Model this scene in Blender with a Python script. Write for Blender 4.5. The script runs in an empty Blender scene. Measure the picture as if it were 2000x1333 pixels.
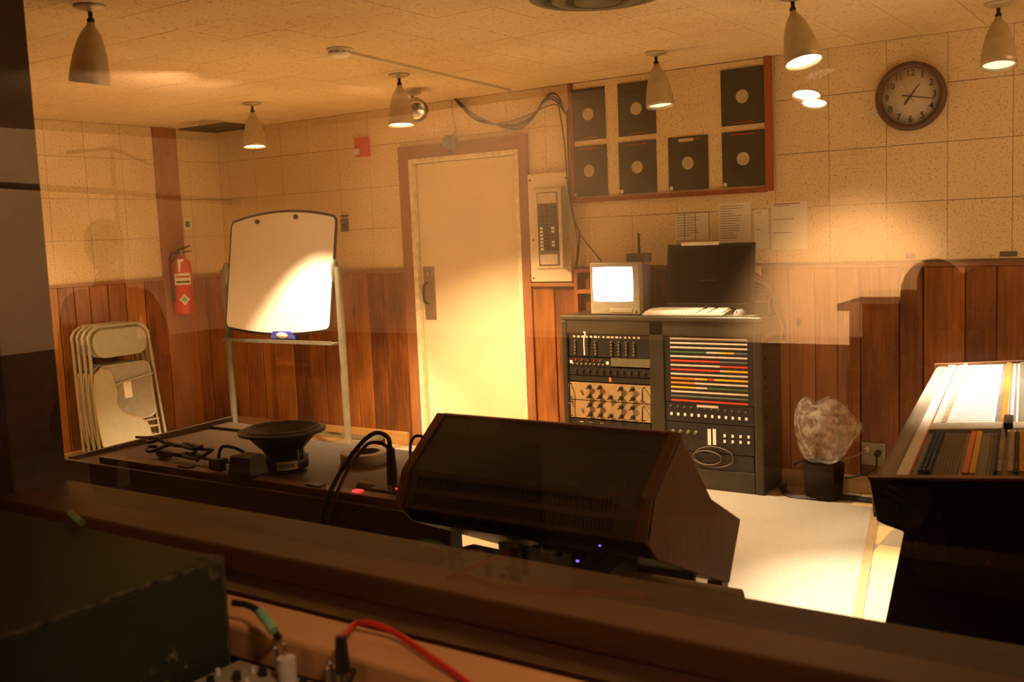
import bpy, math, random
from mathutils import Vector, Matrix
random.seed(7)
S = bpy.context.scene
COL = S.collection
# ---------------------------------------------------------------- camera
F, YAW, PIT, ROL = 1974.627, 0.596563, -0.106033, -0.042117
CX, CY, CZ = 6.686454, -5.663409, 1.520865
ROT = Matrix.Rotation(YAW, 3, 'Z') @ Matrix.Rotation(math.pi/2 + PIT, 3, 'X') @ Matrix.Rotation(ROL, 3, 'Z')
CAM = Vector((CX, CY, CZ))
cd = bpy.data.cameras.new('camera'); cam = bpy.data.objects.new('camera', cd); COL.objects.link(cam)
cam.matrix_world = Matrix.Translation(CAM) @ ROT.to_4x4()
cd.sensor_width = 36.0; cd.lens = F / 2000 * 36.0; cd.clip_start = 0.02
cd.dof.use_dof = True; cd.dof.focus_distance = 6.2; cd.dof.aperture_fstop = 7.0
S.camera = cam
# ---------------------------------------------------------------- world, exposure
S.view_settings.view_transform = 'Standard'; S.view_settings.look = 'None'
S.view_settings.gamma = 1.0; S.view_settings.use_curve_mapping = False
S.view_settings.exposure = 0.45
W = bpy.data.worlds.new('world'); S.world = W; W.use_nodes = True
W.node_tree.nodes['Background'].inputs[0].default_value = (0.02, 0.012, 0.006, 1)
W.node_tree.nodes['Background'].inputs[1].default_value = 1.0
WARM = (1.0, 0.57, 0.21)
def area_light(name, loc, target, sx, sy, power, col=WARM):
    l = bpy.data.lights.new(name, 'AREA'); l.shape = 'RECTANGLE'; l.size = sx; l.size_y = sy; l.energy = power; l.color = col
    o = bpy.data.objects.new(name, l); COL.objects.link(o); o.location = loc
    o.rotation_euler = (Vector(target) - Vector(loc)).to_track_quat('-Z', 'Y').to_euler()
    return o
# added soft fill standing in for unseen lamps, outside the frame to the right
area_light('control_room_fill', (7.8, -1.2, 2.2), (3.6, -0.4, 1.7), 1.0, 1.0, 16)
# live room behind the camera: lamps washing its rear and left walls
def wash(name, loc, target, size, power, col=(1.0, 0.66, 0.36), blend=0.8):
    l = bpy.data.lights.new(name, 'SPOT'); l.energy = power; l.color = col; l.spot_size = size; l.spot_blend = blend; l.shadow_soft_size = 0.1
    o = bpy.data.objects.new(name, l); COL.objects.link(o); o.location = loc
    o.rotation_euler = (Vector(target) - Vector(loc)).to_track_quat('-Z', 'Y').to_euler(); return o
wash('live_room_wall_spot', (5.3, -8.0, 2.35), (5.0, -9.6, 0.9), 0.7, 1050)
wash('live_room_side_spot', (2.2, -7.2, 2.4), (-0.6, -7.0, 1.5), 2.2, 420)
wash('live_room_rear_spot', (2.4, -8.2, 2.4), (2.2, -9.6, 1.5), 2.2, 160)
wash('live_room_sill_lamp', (6.75, -5.2, 2.2), (6.0, -4.78, 0.98), 0.8, 26)
# ---------------------------------------------------------------- pixel helpers
def ray(u, v): return (ROT @ Vector(((u - 1000) / F, -(v - 666.5) / F, -1.0)))
def at(u, v, ax, val):
    d = ray(u, v); t = (val - CAM[ax]) / d[ax]; return CAM + d * t
def at_plane(u, v, p0, n):
    d = ray(u, v); return CAM + d * ((Vector(p0) - CAM).dot(n) / d.dot(n))
def proj(p):
    q = ROT.transposed() @ (Vector(p) - CAM); return 1000 + F * q.x / -q.z, 666.5 - F * q.y / -q.z, -q.z
# ---------------------------------------------------------------- materials
MATS = {}
def ramp(nt, fac, stops):
    r = nt.nodes.new('ShaderNodeValToRGB')
    while len(r.color_ramp.elements) < len(stops): r.color_ramp.elements.new(0.5)
    for e, (p, c) in zip(r.color_ramp.elements, stops): e.position = p; e.color = (*c, 1)
    nt.links.new(fac, r.inputs[0]); return r
def noise(nt, vec, scale, detail=3, rough=0.5):
    n = nt.nodes.new('ShaderNodeTexNoise'); n.inputs['Scale'].default_value = scale
    n.inputs['Detail'].default_value = detail; n.inputs['Roughness'].default_value = rough
    if vec is not None: nt.links.new(vec, n.inputs['Vector'])
    return n
def mapped(nt, src, scale=(1, 1, 1)):
    m = nt.nodes.new('ShaderNodeMapping'); m.inputs['Scale'].default_value = scale
    nt.links.new(src, m.inputs['Vector']); return m.outputs[0]
def basemat(name, col, rough=0.5, metal=0.0, spec=0.5):
    m = bpy.data.materials.new(name); m.use_nodes = True; b = m.node_tree.nodes['Principled BSDF']
    b.inputs['Base Color'].default_value = (*col, 1); b.inputs['Roughness'].default_value = rough
    b.inputs['Metallic'].default_value = metal; b.inputs['Specular IOR Level'].default_value = spec
    MATS[name] = m; return m, m.node_tree, b
def bump(nt, b, h, strength, dist=0.002):
    n = nt.nodes.new('ShaderNodeBump'); n.inputs['Strength'].default_value = strength; n.inputs['Distance'].default_value = dist
    nt.links.new(h, n.inputs['Height']); nt.links.new(n.outputs[0], b.inputs['Normal'])
def plain(name, col, rough=0.5, metal=0.0, var=0.12, scale=30, spec=0.5):
    m, nt, b = basemat(name, col, rough, metal, spec)
    g = nt.nodes.new('ShaderNodeNewGeometry')
    n = noise(nt, g.outputs['Position'], scale)
    lo = tuple(c * (1 - var) for c in col); hi = tuple(min(1, c * (1 + var)) for c in col)
    r = ramp(nt, n.outputs[0], [(0.3, lo), (0.7, hi)])
    nt.links.new(r.outputs[0], b.inputs['Base Color']); return m
def wood(name, dark, mid, light, axis='z', rough=0.45, grain=1.0, knots=True, coat=0.0):
    m, nt, b = basemat(name, mid, rough)
    oi = nt.nodes.new('ShaderNodeObjectInfo'); g = nt.nodes.new('ShaderNodeNewGeometry')
    addv = nt.nodes.new('ShaderNodeVectorMath'); addv.operation = 'MULTIPLY_ADD'
    cx = nt.nodes.new('ShaderNodeCombineXYZ'); 
    for i in range(3): nt.links.new(oi.outputs['Random'], cx.inputs[i])
    addv.inputs[1].default_value = (37, 19, 53)
    nt.links.new(cx.outputs[0], addv.inputs[0]); nt.links.new(g.outputs['Position'], addv.inputs[2])
    sc = {'z': (1, 1, 0.06), 'x': (0.06, 1, 1), 'y': (1, 0.06, 1)}[axis]
    v = mapped(nt, addv.outputs[0], sc)
    n1 = noise(nt, v, 60 * grain, 4, 0.6); n2 = noise(nt, mapped(nt, addv.outputs[0], tuple(0.35 if s < 1 else 1 for s in sc)), 7, 2)
    mx = nt.nodes.new('ShaderNodeMath'); mx.operation = 'MULTIPLY_ADD'; mx.inputs[1].default_value = 0.5
    nt.links.new(n1.outputs[0], mx.inputs[0])
    h = nt.nodes.new('ShaderNodeMath'); h.operation = 'MULTIPLY_ADD'; h.inputs[1].default_value = 0.38; h.inputs[2].default_value = -0.19
    nt.links.new(oi.outputs['Random'], h.inputs[0])
    h2 = nt.nodes.new('ShaderNodeMath'); h2.operation = 'MULTIPLY_ADD'; h2.inputs[1].default_value = 0.5
    nt.links.new(n2.outputs[0], h2.inputs[0]); nt.links.new(h.outputs[0], h2.inputs[2]); nt.links.new(h2.outputs[0], mx.inputs[2])
    r = ramp(nt, mx.outputs[0], [(0.25, dark), (0.5, mid), (0.78, light)])
    out = r.outputs[0]
    if knots:
        vo = nt.nodes.new('ShaderNodeTexVoronoi'); vo.inputs['Scale'].default_value = 2.6
        nt.links.new(mapped(nt, addv.outputs[0], tuple(0.75 if s < 1 else 1.4 for s in sc)), vo.inputs['Vector'])
        kr = ramp(nt, vo.outputs['Distance'], [(0.03, (0.25, 0.25, 0.25)), (0.075, (1, 1, 1))])
        mu = nt.nodes.new('ShaderNodeMix'); mu.data_type = 'RGBA'; mu.blend_type = 'MULTIPLY'; mu.inputs[0].default_value = 1
        nt.links.new(out, mu.inputs[6]); nt.links.new(kr.outputs[0], mu.inputs[7]); out = mu.outputs[2]
    nt.links.new(out, b.inputs['Base Color']); bump(nt, b, n1.outputs[0], 0.15)
    b.inputs['Coat Weight'].default_value = coat
    return m
def speckle(name, col, spot, scale, thr, rough=0.9, grime=0.12):
    m, nt, b = basemat(name, col, rough, 0, 0.2)
    g = nt.nodes.new('ShaderNodeNewGeometry'); p = g.outputs['Position']
    n = noise(nt, p, scale, 2, 0.6); n3 = noise(nt, p, scale * 0.05, 3)
    n2 = noise(nt, p, 1.3, 3)
    r = ramp(nt, n.outputs[0], [(thr, spot), (thr + 0.035, col)])
    base = ramp(nt, n2.outputs[0], [(0.3, tuple(1 - grime * k for k in (0.7, 1, 1.3))), (0.65, (1, 1, 1))])
    mu = nt.nodes.new('ShaderNodeMix'); mu.data_type = 'RGBA'; mu.blend_type = 'MULTIPLY'; mu.inputs[0].default_value = 1
    nt.links.new(r.outputs[0], mu.inputs[6]); nt.links.new(base.outputs[0], mu.inputs[7])
    nt.links.new(mu.outputs[2], b.inputs['Base Color']); bump(nt, b, r.outputs[0], 0.35)
    return m
def emit(name, col, strength):
    m = bpy.data.materials.new(name); m.use_nodes = True; nt = m.node_tree; nt.nodes.clear()
    e = nt.nodes.new('ShaderNodeEmission'); e.inputs[0].default_value = (*col, 1); e.inputs[1].default_value = strength
    o = nt.nodes.new('ShaderNodeOutputMaterial'); nt.links.new(e.outputs[0], o.inputs[0]); MATS[name] = m; return m
def pane_mat(name, fac, tint=(1, 1, 1)):
    m = bpy.data.materials.new(name); m.use_nodes = True; nt = m.node_tree; nt.nodes.clear()
    t = nt.nodes.new('ShaderNodeBsdfTransparent'); t.inputs[0].default_value = (*tint, 1)
    g = nt.nodes.new('ShaderNodeBsdfGlossy'); g.inputs['Roughness'].default_value = 0.0
    mx = nt.nodes.new('ShaderNodeMixShader'); mx.inputs[0].default_value = fac
    o = nt.nodes.new('ShaderNodeOutputMaterial')
    nt.links.new(t.outputs[0], mx.inputs[1]); nt.links.new(g.outputs[0], mx.inputs[2]); nt.links.new(mx.outputs[0], o.inputs[0])
    MATS[name] = m; return m
WALLT = speckle('acoustic_wall_tile', (0.80, 0.66, 0.41), (0.50, 0.37, 0.20), 95, 0.38)
CEILT = speckle('acoustic_ceiling_tile', (0.76, 0.62, 0.38), (0.48, 0.34, 0.18), 70, 0.36, grime=0.2)
GROUT = plain('tile_backing', (0.42, 0.32, 0.2), 0.9)
PLANK = wood('knotty_plank', (0.10, 0.03, 0.005), (0.29, 0.095, 0.014), (0.48, 0.19, 0.035), coat=0.15)
PLANKBK = plain('plank_backing', (0.05, 0.02, 0.008), 0.8)
CASING = wood('brown_casing', (0.20, 0.075, 0.03), (0.30, 0.12, 0.045), (0.38, 0.17, 0.07), knots=False)
CASINGH = wood('brown_casing_level', (0.20, 0.075, 0.03), (0.30, 0.12, 0.045), (0.38, 0.17, 0.07), axis='x', knots=False)
BASEB = wood('base_wood', (0.34, 0.18, 0.07), (0.52, 0.3, 0.12), (0.62, 0.38, 0.17), axis='x', knots=False)
CREAM = plain('cream_paint', (0.70, 0.60, 0.43), 0.45, var=0.05, scale=3)
JAMBP = plain('worn_cream_paint', (0.70, 0.62, 0.46), 0.6, var=0.2, scale=25)
SILLW = wood('dark_sill_wood', (0.03, 0.009, 0.003), (0.06, 0.02, 0.006), (0.10, 0.038, 0.013), axis='x', knots=False, rough=0.5)
SILLN = wood('orange_sill_wood', (0.42, 0.17, 0.06), (0.55, 0.24, 0.09), (0.62, 0.3, 0.12), axis='x', knots=False)
DESKW = wood('desk_wood', (0.045, 0.021, 0.008), (0.075, 0.037, 0.014), (0.10, 0.052, 0.021), axis='x', knots=False, rough=0.6)
MAHOG = wood('mahogany', (0.14, 0.03, 0.010), (0.28, 0.075, 0.025), (0.36, 0.11, 0.04), knots=False, rough=0.4)
SIDEW = wood('console_side_wood', (0.16, 0.065, 0.03), (0.26, 0.12, 0.06), (0.34, 0.18, 0.09), knots=False, rough=0.5)
BLACK = plain('black_plastic', (0.012, 0.010, 0.009), 0.45)
BLACKM = plain('black_metal', (0.02, 0.016, 0.013), 0.4, 0.3)
RUBBER = plain('cable_rubber', (0.014, 0.010, 0.008), 0.55)
GREYM = plain('grey_metal_paint', (0.17, 0.16, 0.125), 0.38, 0.2, var=0.15, scale=12)
RACKM = plain('rack_paint', (0.042, 0.034, 0.019), 0.38, 0.3, var=0.25, scale=9)
CHROME = plain('steel', (0.55, 0.5, 0.45), 0.25, 1.0)
ALU = plain('brushed_lamp_metal', (0.50, 0.42, 0.27), 0.42, 0.35, var=0.08)
WHITEP = plain('white_plastic', (0.82, 0.78, 0.70), 0.4, var=0.04)
WBOARD = plain('whiteboard', (0.86, 0.83, 0.76), 0.3, var=0.03, scale=2)
CHAIRP = plain('chair_paint', (0.34, 0.31, 0.22), 0.42, 0.1, var=0.06)
CHAIRD = plain('chair_pan', (0.30, 0.27, 0.21), 0.45, 0.1, var=0.08)
TABLET = plain('tablet_laminate', (0.36, 0.33, 0.23), 0.5, var=0.05)
REDP = plain('red_paint', (0.62, 0.045, 0.02), 0.35)
BLUEP = plain('blue_plastic', (0.06, 0.07, 0.42), 0.4)
BLUEG = plain('blue_grey_cloth', (0.12, 0.16, 0.22), 0.8)
PAPER = plain('paper', (0.80, 0.76, 0.66), 0.8, var=0.04)
INK = plain('ink', (0.06, 0.05, 0.045), 0.8)
SLEEVE = plain('dark_sleeve', (0.055, 0.052, 0.036), 0.5, var=0.2, scale=8)
DISCC = plain('cream_disc', (0.50, 0.42, 0.26), 0.6)
BEIGE = plain('beige_monitor', (0.36, 0.32, 0.24), 0.45)
KEYW = plain('key_white', (0.85, 0.80, 0.68), 0.4)
TAN = plain('tan_panel', (0.30, 0.20, 0.10), 0.45)
OLIVE = plain('olive_panel', (0.12, 0.105, 0.055), 0.5)
ORANGE = plain('orange_plastic', (0.80, 0.20, 0.03), 0.4)
YELLOW = plain('yellow_plastic', (0.80, 0.42, 0.03), 0.4)
REDL = plain('red_plastic', (0.50, 0.05, 0.025), 0.45)
GREENL = plain('green_label', (0.05, 0.11, 0.04), 0.5)
SLATE = plain('slate_label', (0.10, 0.12, 0.12), 0.5)
BLUEK = plain('blue_knob', (0.10, 0.18, 0.33), 0.35)
CREAML = plain('cream_label', (0.6, 0.48, 0.38), 0.6)
GREEN = plain('green_tape', (0.24, 0.42, 0.22), 0.6)
REDC = plain('red_cable', (0.62, 0.02, 0.012), 0.4)
CARPET = speckle('grey_carpet', (0.31, 0.27, 0.22), (0.25, 0.215, 0.17), 220, 0.45, 0.95)
TILEA = plain('tan_vinyl', (0.62, 0.44, 0.22), 0.35, var=0.1, scale=4)
TILEB = plain('grey_vinyl', (0.36, 0.29, 0.2), 0.35, var=0.12, scale=4)
LIVEW = plain('live_room_paint', (0.76, 0.52, 0.30), 0.8, var=0.03, scale=2)
LIVED = plain('live_room_wainscot', (0.05, 0.018, 0.006), 0.6)
LIVEF = plain('live_room_floor', (0.045, 0.025, 0.015), 0.8)
SKIN = plain('skin', (0.45, 0.26, 0.18), 0.5)
CLOTHA = plain('dark_shirt', (0.03, 0.022, 0.02), 0.9)
CLOTHB = plain('striped_shirt', (0.3, 0.24, 0.22), 0.9)
HAIR = plain('dark_hair', (0.02, 0.013, 0.01), 0.7)
CONSG = plain('console_grey', (0.15, 0.13, 0.105), 0.45)
VINYL = plain('armrest_vinyl', (0.2, 0.16, 0.115), 0.42)
LEATHER = plain('black_leather', (0.012, 0.009, 0.008), 0.28)
GLOW = emit('lamp_glow', (1.0, 0.82, 0.55), 14)
GLOWD = emit('lamp_glow_dim', (1.0, 0.78, 0.45), 1.3)
GLOWH = emit('live_lamp_glow', (1.0, 0.8, 0.5), 60)
REDLED = emit('red_led', (1.0, 0.03, 0.03), 2.5)
BLUELED = emit('blue_led', (0.18, 0.12, 1.0), 1.5)
PANE1 = pane_mat('glass_near', 0.13); PANE2 = pane_mat('glass_far', 0.055)
# bag: thin crinkled film
m, nt, b = basemat('clear_film', (0.75, 0.68, 0.55), 0.25)
b.inputs['Alpha'].default_value = 0.32
g = nt.nodes.new('ShaderNodeNewGeometry'); nn = noise(nt, g.outputs['Position'], 22, 4, 0.7); bump(nt, b, nn.outputs[0], 1.0, 0.02)
rr = ramp(nt, nn.outputs[0], [(0.42, (0.05,)*3), (0.68, (0.42,)*3)]); nt.links.new(rr.outputs[0], b.inputs['Alpha']); FILM = m
# worn black-green cabinet covering
m, nt, b = basemat('worn_covering', (0.05, 0.055, 0.03), 0.6)
g = nt.nodes.new('ShaderNodeNewGeometry'); n1 = noise(nt, g.outputs['Position'], 45, 5, 0.7); n2 = noise(nt, g.outputs['Position'], 6, 3)
mm = nt.nodes.new('ShaderNodeMath'); mm.operation = 'MULTIPLY'; nt.links.new(n1.outputs[0], mm.inputs[0]); nt.links.new(n2.outputs[0], mm.inputs[1])
rr = ramp(nt, mm.outputs[0], [(0.395, (0.022, 0.022, 0.010)), (0.42, (0.20, 0.14, 0.07))]); nt.links.new(rr.outputs[0], b.inputs['Base Color']); WORN = m
WORNE = plain('worn_edge', (0.07, 0.045, 0.02), 0.8, var=0.9, scale=60)
# tube screen picture: bright bluish with soft grey shapes, lit from within
m = bpy.data.materials.new('tube_picture'); m.use_nodes = True; nt = m.node_tree; nt.nodes.clear()
g = nt.nodes.new('ShaderNodeNewGeometry'); nn = noise(nt, mapped(nt, g.outputs['Position'], (9, 1, 5)), 2.2, 2)
rr = ramp(nt, nn.outputs[0], [(0.34, (0.30, 0.38, 0.62)), (0.46, (0.8, 0.9, 1.0))])
e = nt.nodes.new('ShaderNodeEmission'); e.inputs[1].default_value = 2.2; nt.links.new(rr.outputs[0], e.inputs[0])
o = nt.nodes.new('ShaderNodeOutputMaterial'); nt.links.new(e.outputs[0], o.inputs[0]); SCREEN = m
# ---------------------------------------------------------------- mesh builder
def tag(o, label=None, cat=None, group=None, kind=None):
    if label: o['label'] = label
    if cat: o['category'] = cat
    if group: o['group'] = group
    if kind: o['kind'] = kind
    return o
def thing(name, label, cat, loc=(0, 0, 0), rot=(0, 0, 0), group=None):
    o = bpy.data.objects.new(name, None); COL.objects.link(o); o.location = loc; o.rotation_euler = rot
    o.empty_display_size = 0.1
    return tag(o, label, cat, group)
def offs(p):
    v = Vector((0, 0, 0))
    while p is not None: v += Vector(p.location); p = p.parent
    return v
class MB:
    def __init__(s): s.v = []; s.f = []; s.sm = []
    def add(s, vs, fs, smooth=False):
        n = len(s.v); s.v += [tuple(x) for x in vs]; s.f += [tuple(i + n for i in f) for f in fs]; s.sm += [smooth] * len(fs); return s
    def box(s, a, b):
        x0, y0, z0 = [min(p, q) for p, q in zip(a, b)]; x1, y1, z1 = [max(p, q) for p, q in zip(a, b)]
        return s.add([(x0,y0,z0),(x1,y0,z0),(x1,y1,z0),(x0,y1,z0),(x0,y0,z1),(x1,y0,z1),(x1,y1,z1),(x0,y1,z1)],
                     [(0,3,2,1),(4,5,6,7),(0,1,5,4),(1,2,6,5),(2,3,7,6),(3,0,4,7)])
    def hexa(s, p): # 8 corners: bottom 4 ccw, top 4 ccw
        return s.add(p, [(0,3,2,1),(4,5,6,7),(0,1,5,4),(1,2,6,5),(2,3,7,6),(3,0,4,7)])
    def prism(s, poly, ext, smooth=False):
        n = len(poly); e = Vector(ext); a = [Vector(p) for p in poly]
        fs = [tuple(range(n))[::-1], tuple(range(n, 2*n))] + [(i, (i+1) % n, n+(i+1) % n, n+i) for i in range(n)]
        return s.add(a + [p + e for p in a], fs)
    def cyl(s, p0, p1, r0, r1=None, n=16, caps=True):
        r1 = r0 if r1 is None else r1; p0 = Vector(p0); p1 = Vector(p1); d = (p1 - p0).normalized()
        q = d.to_track_quat('Z', 'Y'); vs = []
        for p, r in ((p0, r0), (p1, r1)):
            for i in range(n):
                a = 2*math.pi*i/n; vs.append(p + q @ Vector((math.cos(a)*r, math.sin(a)*r, 0)))
        s.add(vs, [(i, (i+1) % n, n+(i+1) % n, n+i) for i in range(n)], True)
        if caps:
            s.add(vs[:n], [tuple(range(n))[::-1]]); s.add(vs[n:], [tuple(range(n))])
        return s
    def lathe(s, prof, o=(0, 0, 0), d=(0, 0, 1), n=24, sc=(1, 1)):
        q = Vector(d).to_track_quat('Z', 'Y'); o = Vector(o); vs = []
        for r, z in prof:
            for i in range(n):
                a = 2*math.pi*i/n; vs.append(o + q @ Vector((math.cos(a)*r*sc[0], math.sin(a)*r*sc[1], z)))
        m = len(prof); fs = [(j*n+i, j*n+(i+1) % n, (j+1)*n+(i+1) % n, (j+1)*n+i) for j in range(m-1) for i in range(n)]
        return s.add(vs, fs, True)
    def tube(s, pts, r, n=8, closed=False):
        P = [Vector(p) for p in pts]; m = len(P); vs = []; up = None
        for k, p in enumerate(P):
            d = (P[(k+1) % m] - P[k-1]) if closed else (P[min(k+1, m-1)] - P[max(k-1, 0)])
            if d.length < 1e-9: d = Vector((0, 0, 1))
            d.normalize()
            if up is None: up = d.orthogonal().normalized()
            up = (up - d * up.dot(d)); up = up.normalized() if up.length > 1e-6 else d.orthogonal().normalized()
            w = d.cross(up)
            for i in range(n):
                a = 2*math.pi*i/n; vs.append(p + (up*math.cos(a) + w*math.sin(a))*r)
        fs = [(k*n+i, k*n+(i+1) % n, ((k+1) % m)*n+(i+1) % n, ((k+1) % m)*n+i) for k in range(m if closed else m-1) for i in range(n)]
        s.add(vs, fs, True)
        if not closed: s.add(vs[:n], [tuple(range(n))[::-1]]); s.add(vs[-n:], [tuple(range(n))])
        return s
    def ell(s, c, rx, ry, rz, n=16, m=10):
        prof = [(math.sin(math.pi*j/m), -math.cos(math.pi*j/m)) for j in range(m+1)]; vs = []
        for r, z in prof:
            for i in range(n):
                a = 2*math.pi*i/n; vs.append((c[0]+math.cos(a)*r*rx, c[1]+math.sin(a)*r*ry, c[2]+z*rz))
        return s.add(vs, [(j*n+i, j*n+(i+1) % n, (j+1)*n+(i+1) % n, (j+1)*n+i) for j in range(m) for i in range(n)], True)
    def build(s, name, mat, parent=None, local=False, bevel=0.0, seg=2, sub=0):
        off = Vector((0, 0, 0)) if (local or parent is None) else offs(parent)
        me = bpy.data.meshes.new(name); me.from_pydata([tuple(Vector(v) - off) for v in s.v], [], s.f); me.update()
        me.polygons.foreach_set('use_smooth', s.sm)
        me.materials.append(mat); o = bpy.data.objects.new(name, me); COL.objects.link(o)
        if parent is not None: o.parent = parent
        if bevel:
            md = o.modifiers.new('edge', 'BEVEL'); md.width = bevel; md.segments = seg; md.limit_method = 'ANGLE'
        if sub:
            md = o.modifiers.new('smooth', 'SUBSURF'); md.levels = sub; md.render_levels = sub
        return o
def box(name, a, b, mat, parent=None, bevel=0.0, local=False): return MB().box(a, b).build(name, mat, parent, local, bevel)
def struct(o): o['kind'] = 'structure'; return o
def spline(pts, n=8):
    P = [Vector(p) for p in pts]; P = [P[0]*2 - P[1]] + P + [P[-1]*2 - P[-2]]; out = []
    for i in range(1, len(P)-2):
        for k in range(n):
            t = k/n; a, b_, c, d = P[i-1:i+3]
            out.append(0.5*((2*b_) + (c-a)*t + (2*a-5*b_+4*c-d)*t*t + (3*b_-a-3*c+d)*t**3))
    return out + [P[-2]]
def cable(name, pts, r, mat, label=None, cat='cable', parent=None, group=None, n=8):
    o = MB().tube(spline(pts), r, n).build(name, mat, parent)
    return tag(o, label, cat if label else None, group)
def text_mesh(name, txt, size, mat, parent, loc, rot, depth=0.0006):
    cu = bpy.data.curves.new(name, 'FONT'); cu.body = txt; cu.size = size; cu.align_x = 'CENTER'; cu.align_y = 'CENTER'; cu.extrude = depth; cu.offset = size*0.012
    t = bpy.data.objects.new(name, cu); COL.objects.link(t)
    me = bpy.data.meshes.new_from_object(t); bpy.data.objects.remove(t)
    me.materials.clear(); me.materials.append(mat)
    o = bpy.data.objects.new(name, me); COL.objects.link(o); o.parent = parent
    o.location = Vector(loc) - (offs(parent) if parent else Vector()); o.rotation_euler = rot; return o
def copy_tree(o, parent=None):
    c = o.copy(); COL.objects.link(c)
    if parent is not None: c.parent = parent
    for ch in list(o.children): copy_tree(ch, c)
    return c
PI = math.pi
# ================================================================ SETTING
RIGHT = 8.0; FRONT = -4.35
wb_ = struct(box('wall_back', (-0.1, 0.012, 0), (RIGHT, 0.15, 2.47), GROUT))
# 12 inch acoustic tiles on the back wall above the wainscot
T = 0.305
rows = [(1.29, 1.597), (1.600, 1.897), (1.900, 2.197), (2.200, 2.448)]
x0s = [5.0 + T*k for k in range(-17, 8)]
for ri, (z0, z1) in enumerate(rows):
    for x in x0s:
        a, b = max(x, 0.0) + 0.0012, x + T - 0.0012
        if b < 0.02 or a > 7.0: continue
        segs = [(a, b)]
        if z0 < 2.165:                                    # the doorway
            out = []
            for p, q in segs:
                if q <= 1.945 or p >= 3.03: out.append((p, q))
                else:
                    if p < 1.945: out.append((p, 1.945))
                    if q > 3.03: out.append((3.03, q))
                    if z1 > 2.17: out.append(('top', max(p, 1.945), min(q, 3.03)))
            segs = out
        for sgm in segs:
            if sgm[0] == 'top': box('tile', (sgm[1], 0, 2.166), (sgm[2], 0.012, z1), WALLT, wb_)
            elif sgm[1] - sgm[0] > 0.01:
                box('tile', (sgm[0], random.uniform(-0.001, 0.001), z0), (sgm[1], 0.012, z1), WALLT, wb_)
def planks(wall, a, b, z0, z1, make):
    x = a
    while x < b - 0.01:
        w = random.choice([0.125, 0.15, 0.17, 0.19, 0.205]); e = min(x + w, b)
        if b - e < 0.06: e = b
        make(x + 0.0025, e - 0.0025, z0, z1, random.uniform(-0.003, 0.003)); x = e
planks(wb_, 0.0, 1.945, 0.0, 1.27, lambda a, b, z0, z1, d: MB().box((a, -0.012 + d, z0), (b, 0.012, z1)).build('plank', PLANK, wb_, bevel=0.004, seg=1))
planks(wb_, 3.03, 3.37, 0.0, 1.18, lambda a, b, z0, z1, d: MB().box((a, -0.012 + d, z0), (b, 0.012, z1)).build('plank', PLANK, wb_, bevel=0.004, seg=1))
planks(wb_, 3.37, 7.2, 0.0, 1.255, lambda a, b, z0, z1, d: MB().box((a, -0.012 + d, z0), (b, 0.012, z1)).build('plank', PLANK, wb_, bevel=0.004, seg=1))
box('cap_rail', (0, -0.02, 1.27), (1.945, 0.012, 1.292), CASINGH, wb_)
box('cap_rail', (3.37, -0.02, 1.255), (7.2, 0.012, 1.275), CASINGH, wb_)
# left wall
wl = struct(box('wall_left', (-0.15, -5, 0), (-0.012, 0.1, 2.47), GROUT))
for z0, z1 in rows:
    for k in range(9):
        y1 = -T*k - 0.0012; y0 = -T*(k+1) + 0.0012
        box('tile', (-0.012, y0, z0), (random.uniform(-0.001, 0.001), y1, z1), WALLT, wl)
planks(wl, -2.9, 0.0, 0.0, 1.27, lambda a, b, z0, z1, d: MB().box((-0.012, a, z0), (0.012 + d, b, z1)).build('plank', PLANK, wl, bevel=0.004, seg=1))
box('cap_rail', (-0.012, -2.9, 1.27), (0.02, 0, 1.292), CASINGH, wl)
post = struct(box('trim_1', (0.0, -0.635, 0.0), (0.028, -0.425, 2.448), CASING, None, 0.004))
# skirting
struct(box('baseboard_back', (0.0, -0.05, 0.0), (1.90, -0.012, 0.093), BASEB, None, 0.004))
struct(box('baseboard_right', (3.06, -0.045, 0.0), (7.2, -0.012, 0.093), BASEB, None, 0.004))
struct(box('baseboard_left', (0.012, -2.9, 0.0), (0.045, 0, 0.09), BASEB, None, 0.004))
# ceiling
ce = struct(box('ceiling', (-0.15, -4.5, 2.462), (RIGHT, 0.15, 2.6), GROUT))
cells = []
for i in range(27):
    for j in range(15):
        xa, yb = T*i, -T*j
        inv = False
        for (px, py) in ((xa, yb), (xa+T, yb), (xa, yb-T), (xa+T, yb-T), (xa+T/2, yb-T/2)):
            d = Vector((px, py, 2.45)) - CAM
            if (ROT.transposed() @ d).z > -0.5: continue
            u, v, dep = proj((px, py, 2.45))
            if -5 < u < 2005 and -5 < v < 1333: inv = True
        if xa > RIGHT-0.1 or (abs(xa-0.3) < 0.16 and yb > -0.4): continue
        cells.append((inv, xa, yb))
vis = [c for c in cells if c[0]]; rest = [c for c in cells if not c[0]]
vis.sort(key=lambda c: (Vector((c[1], c[2], 2.45)) - CAM).length)
rest += vis[300:]; vis = vis[:300]
for _, xa, yb in vis:
    z = 2.45 + random.uniform(-0.0004, 0.0004)
    MB().box((xa+0.0012, yb-T+0.0012, z), (xa+T-0.0012, yb-0.0012, 2.462)).build('tile', CEILT, ce)
mb = MB()
for _, xa, yb in rest: mb.box((xa+0.0012, yb-T+0.0012, 2.45), (xa+T-0.0012, yb-0.0012, 2.462))
tag(mb.build('tile_field', CEILT, ce), kind='stuff')
box('border_strip', (0, -0.42, 2.449), (0.62, 0, 2.462), CEILT, ce)
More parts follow.
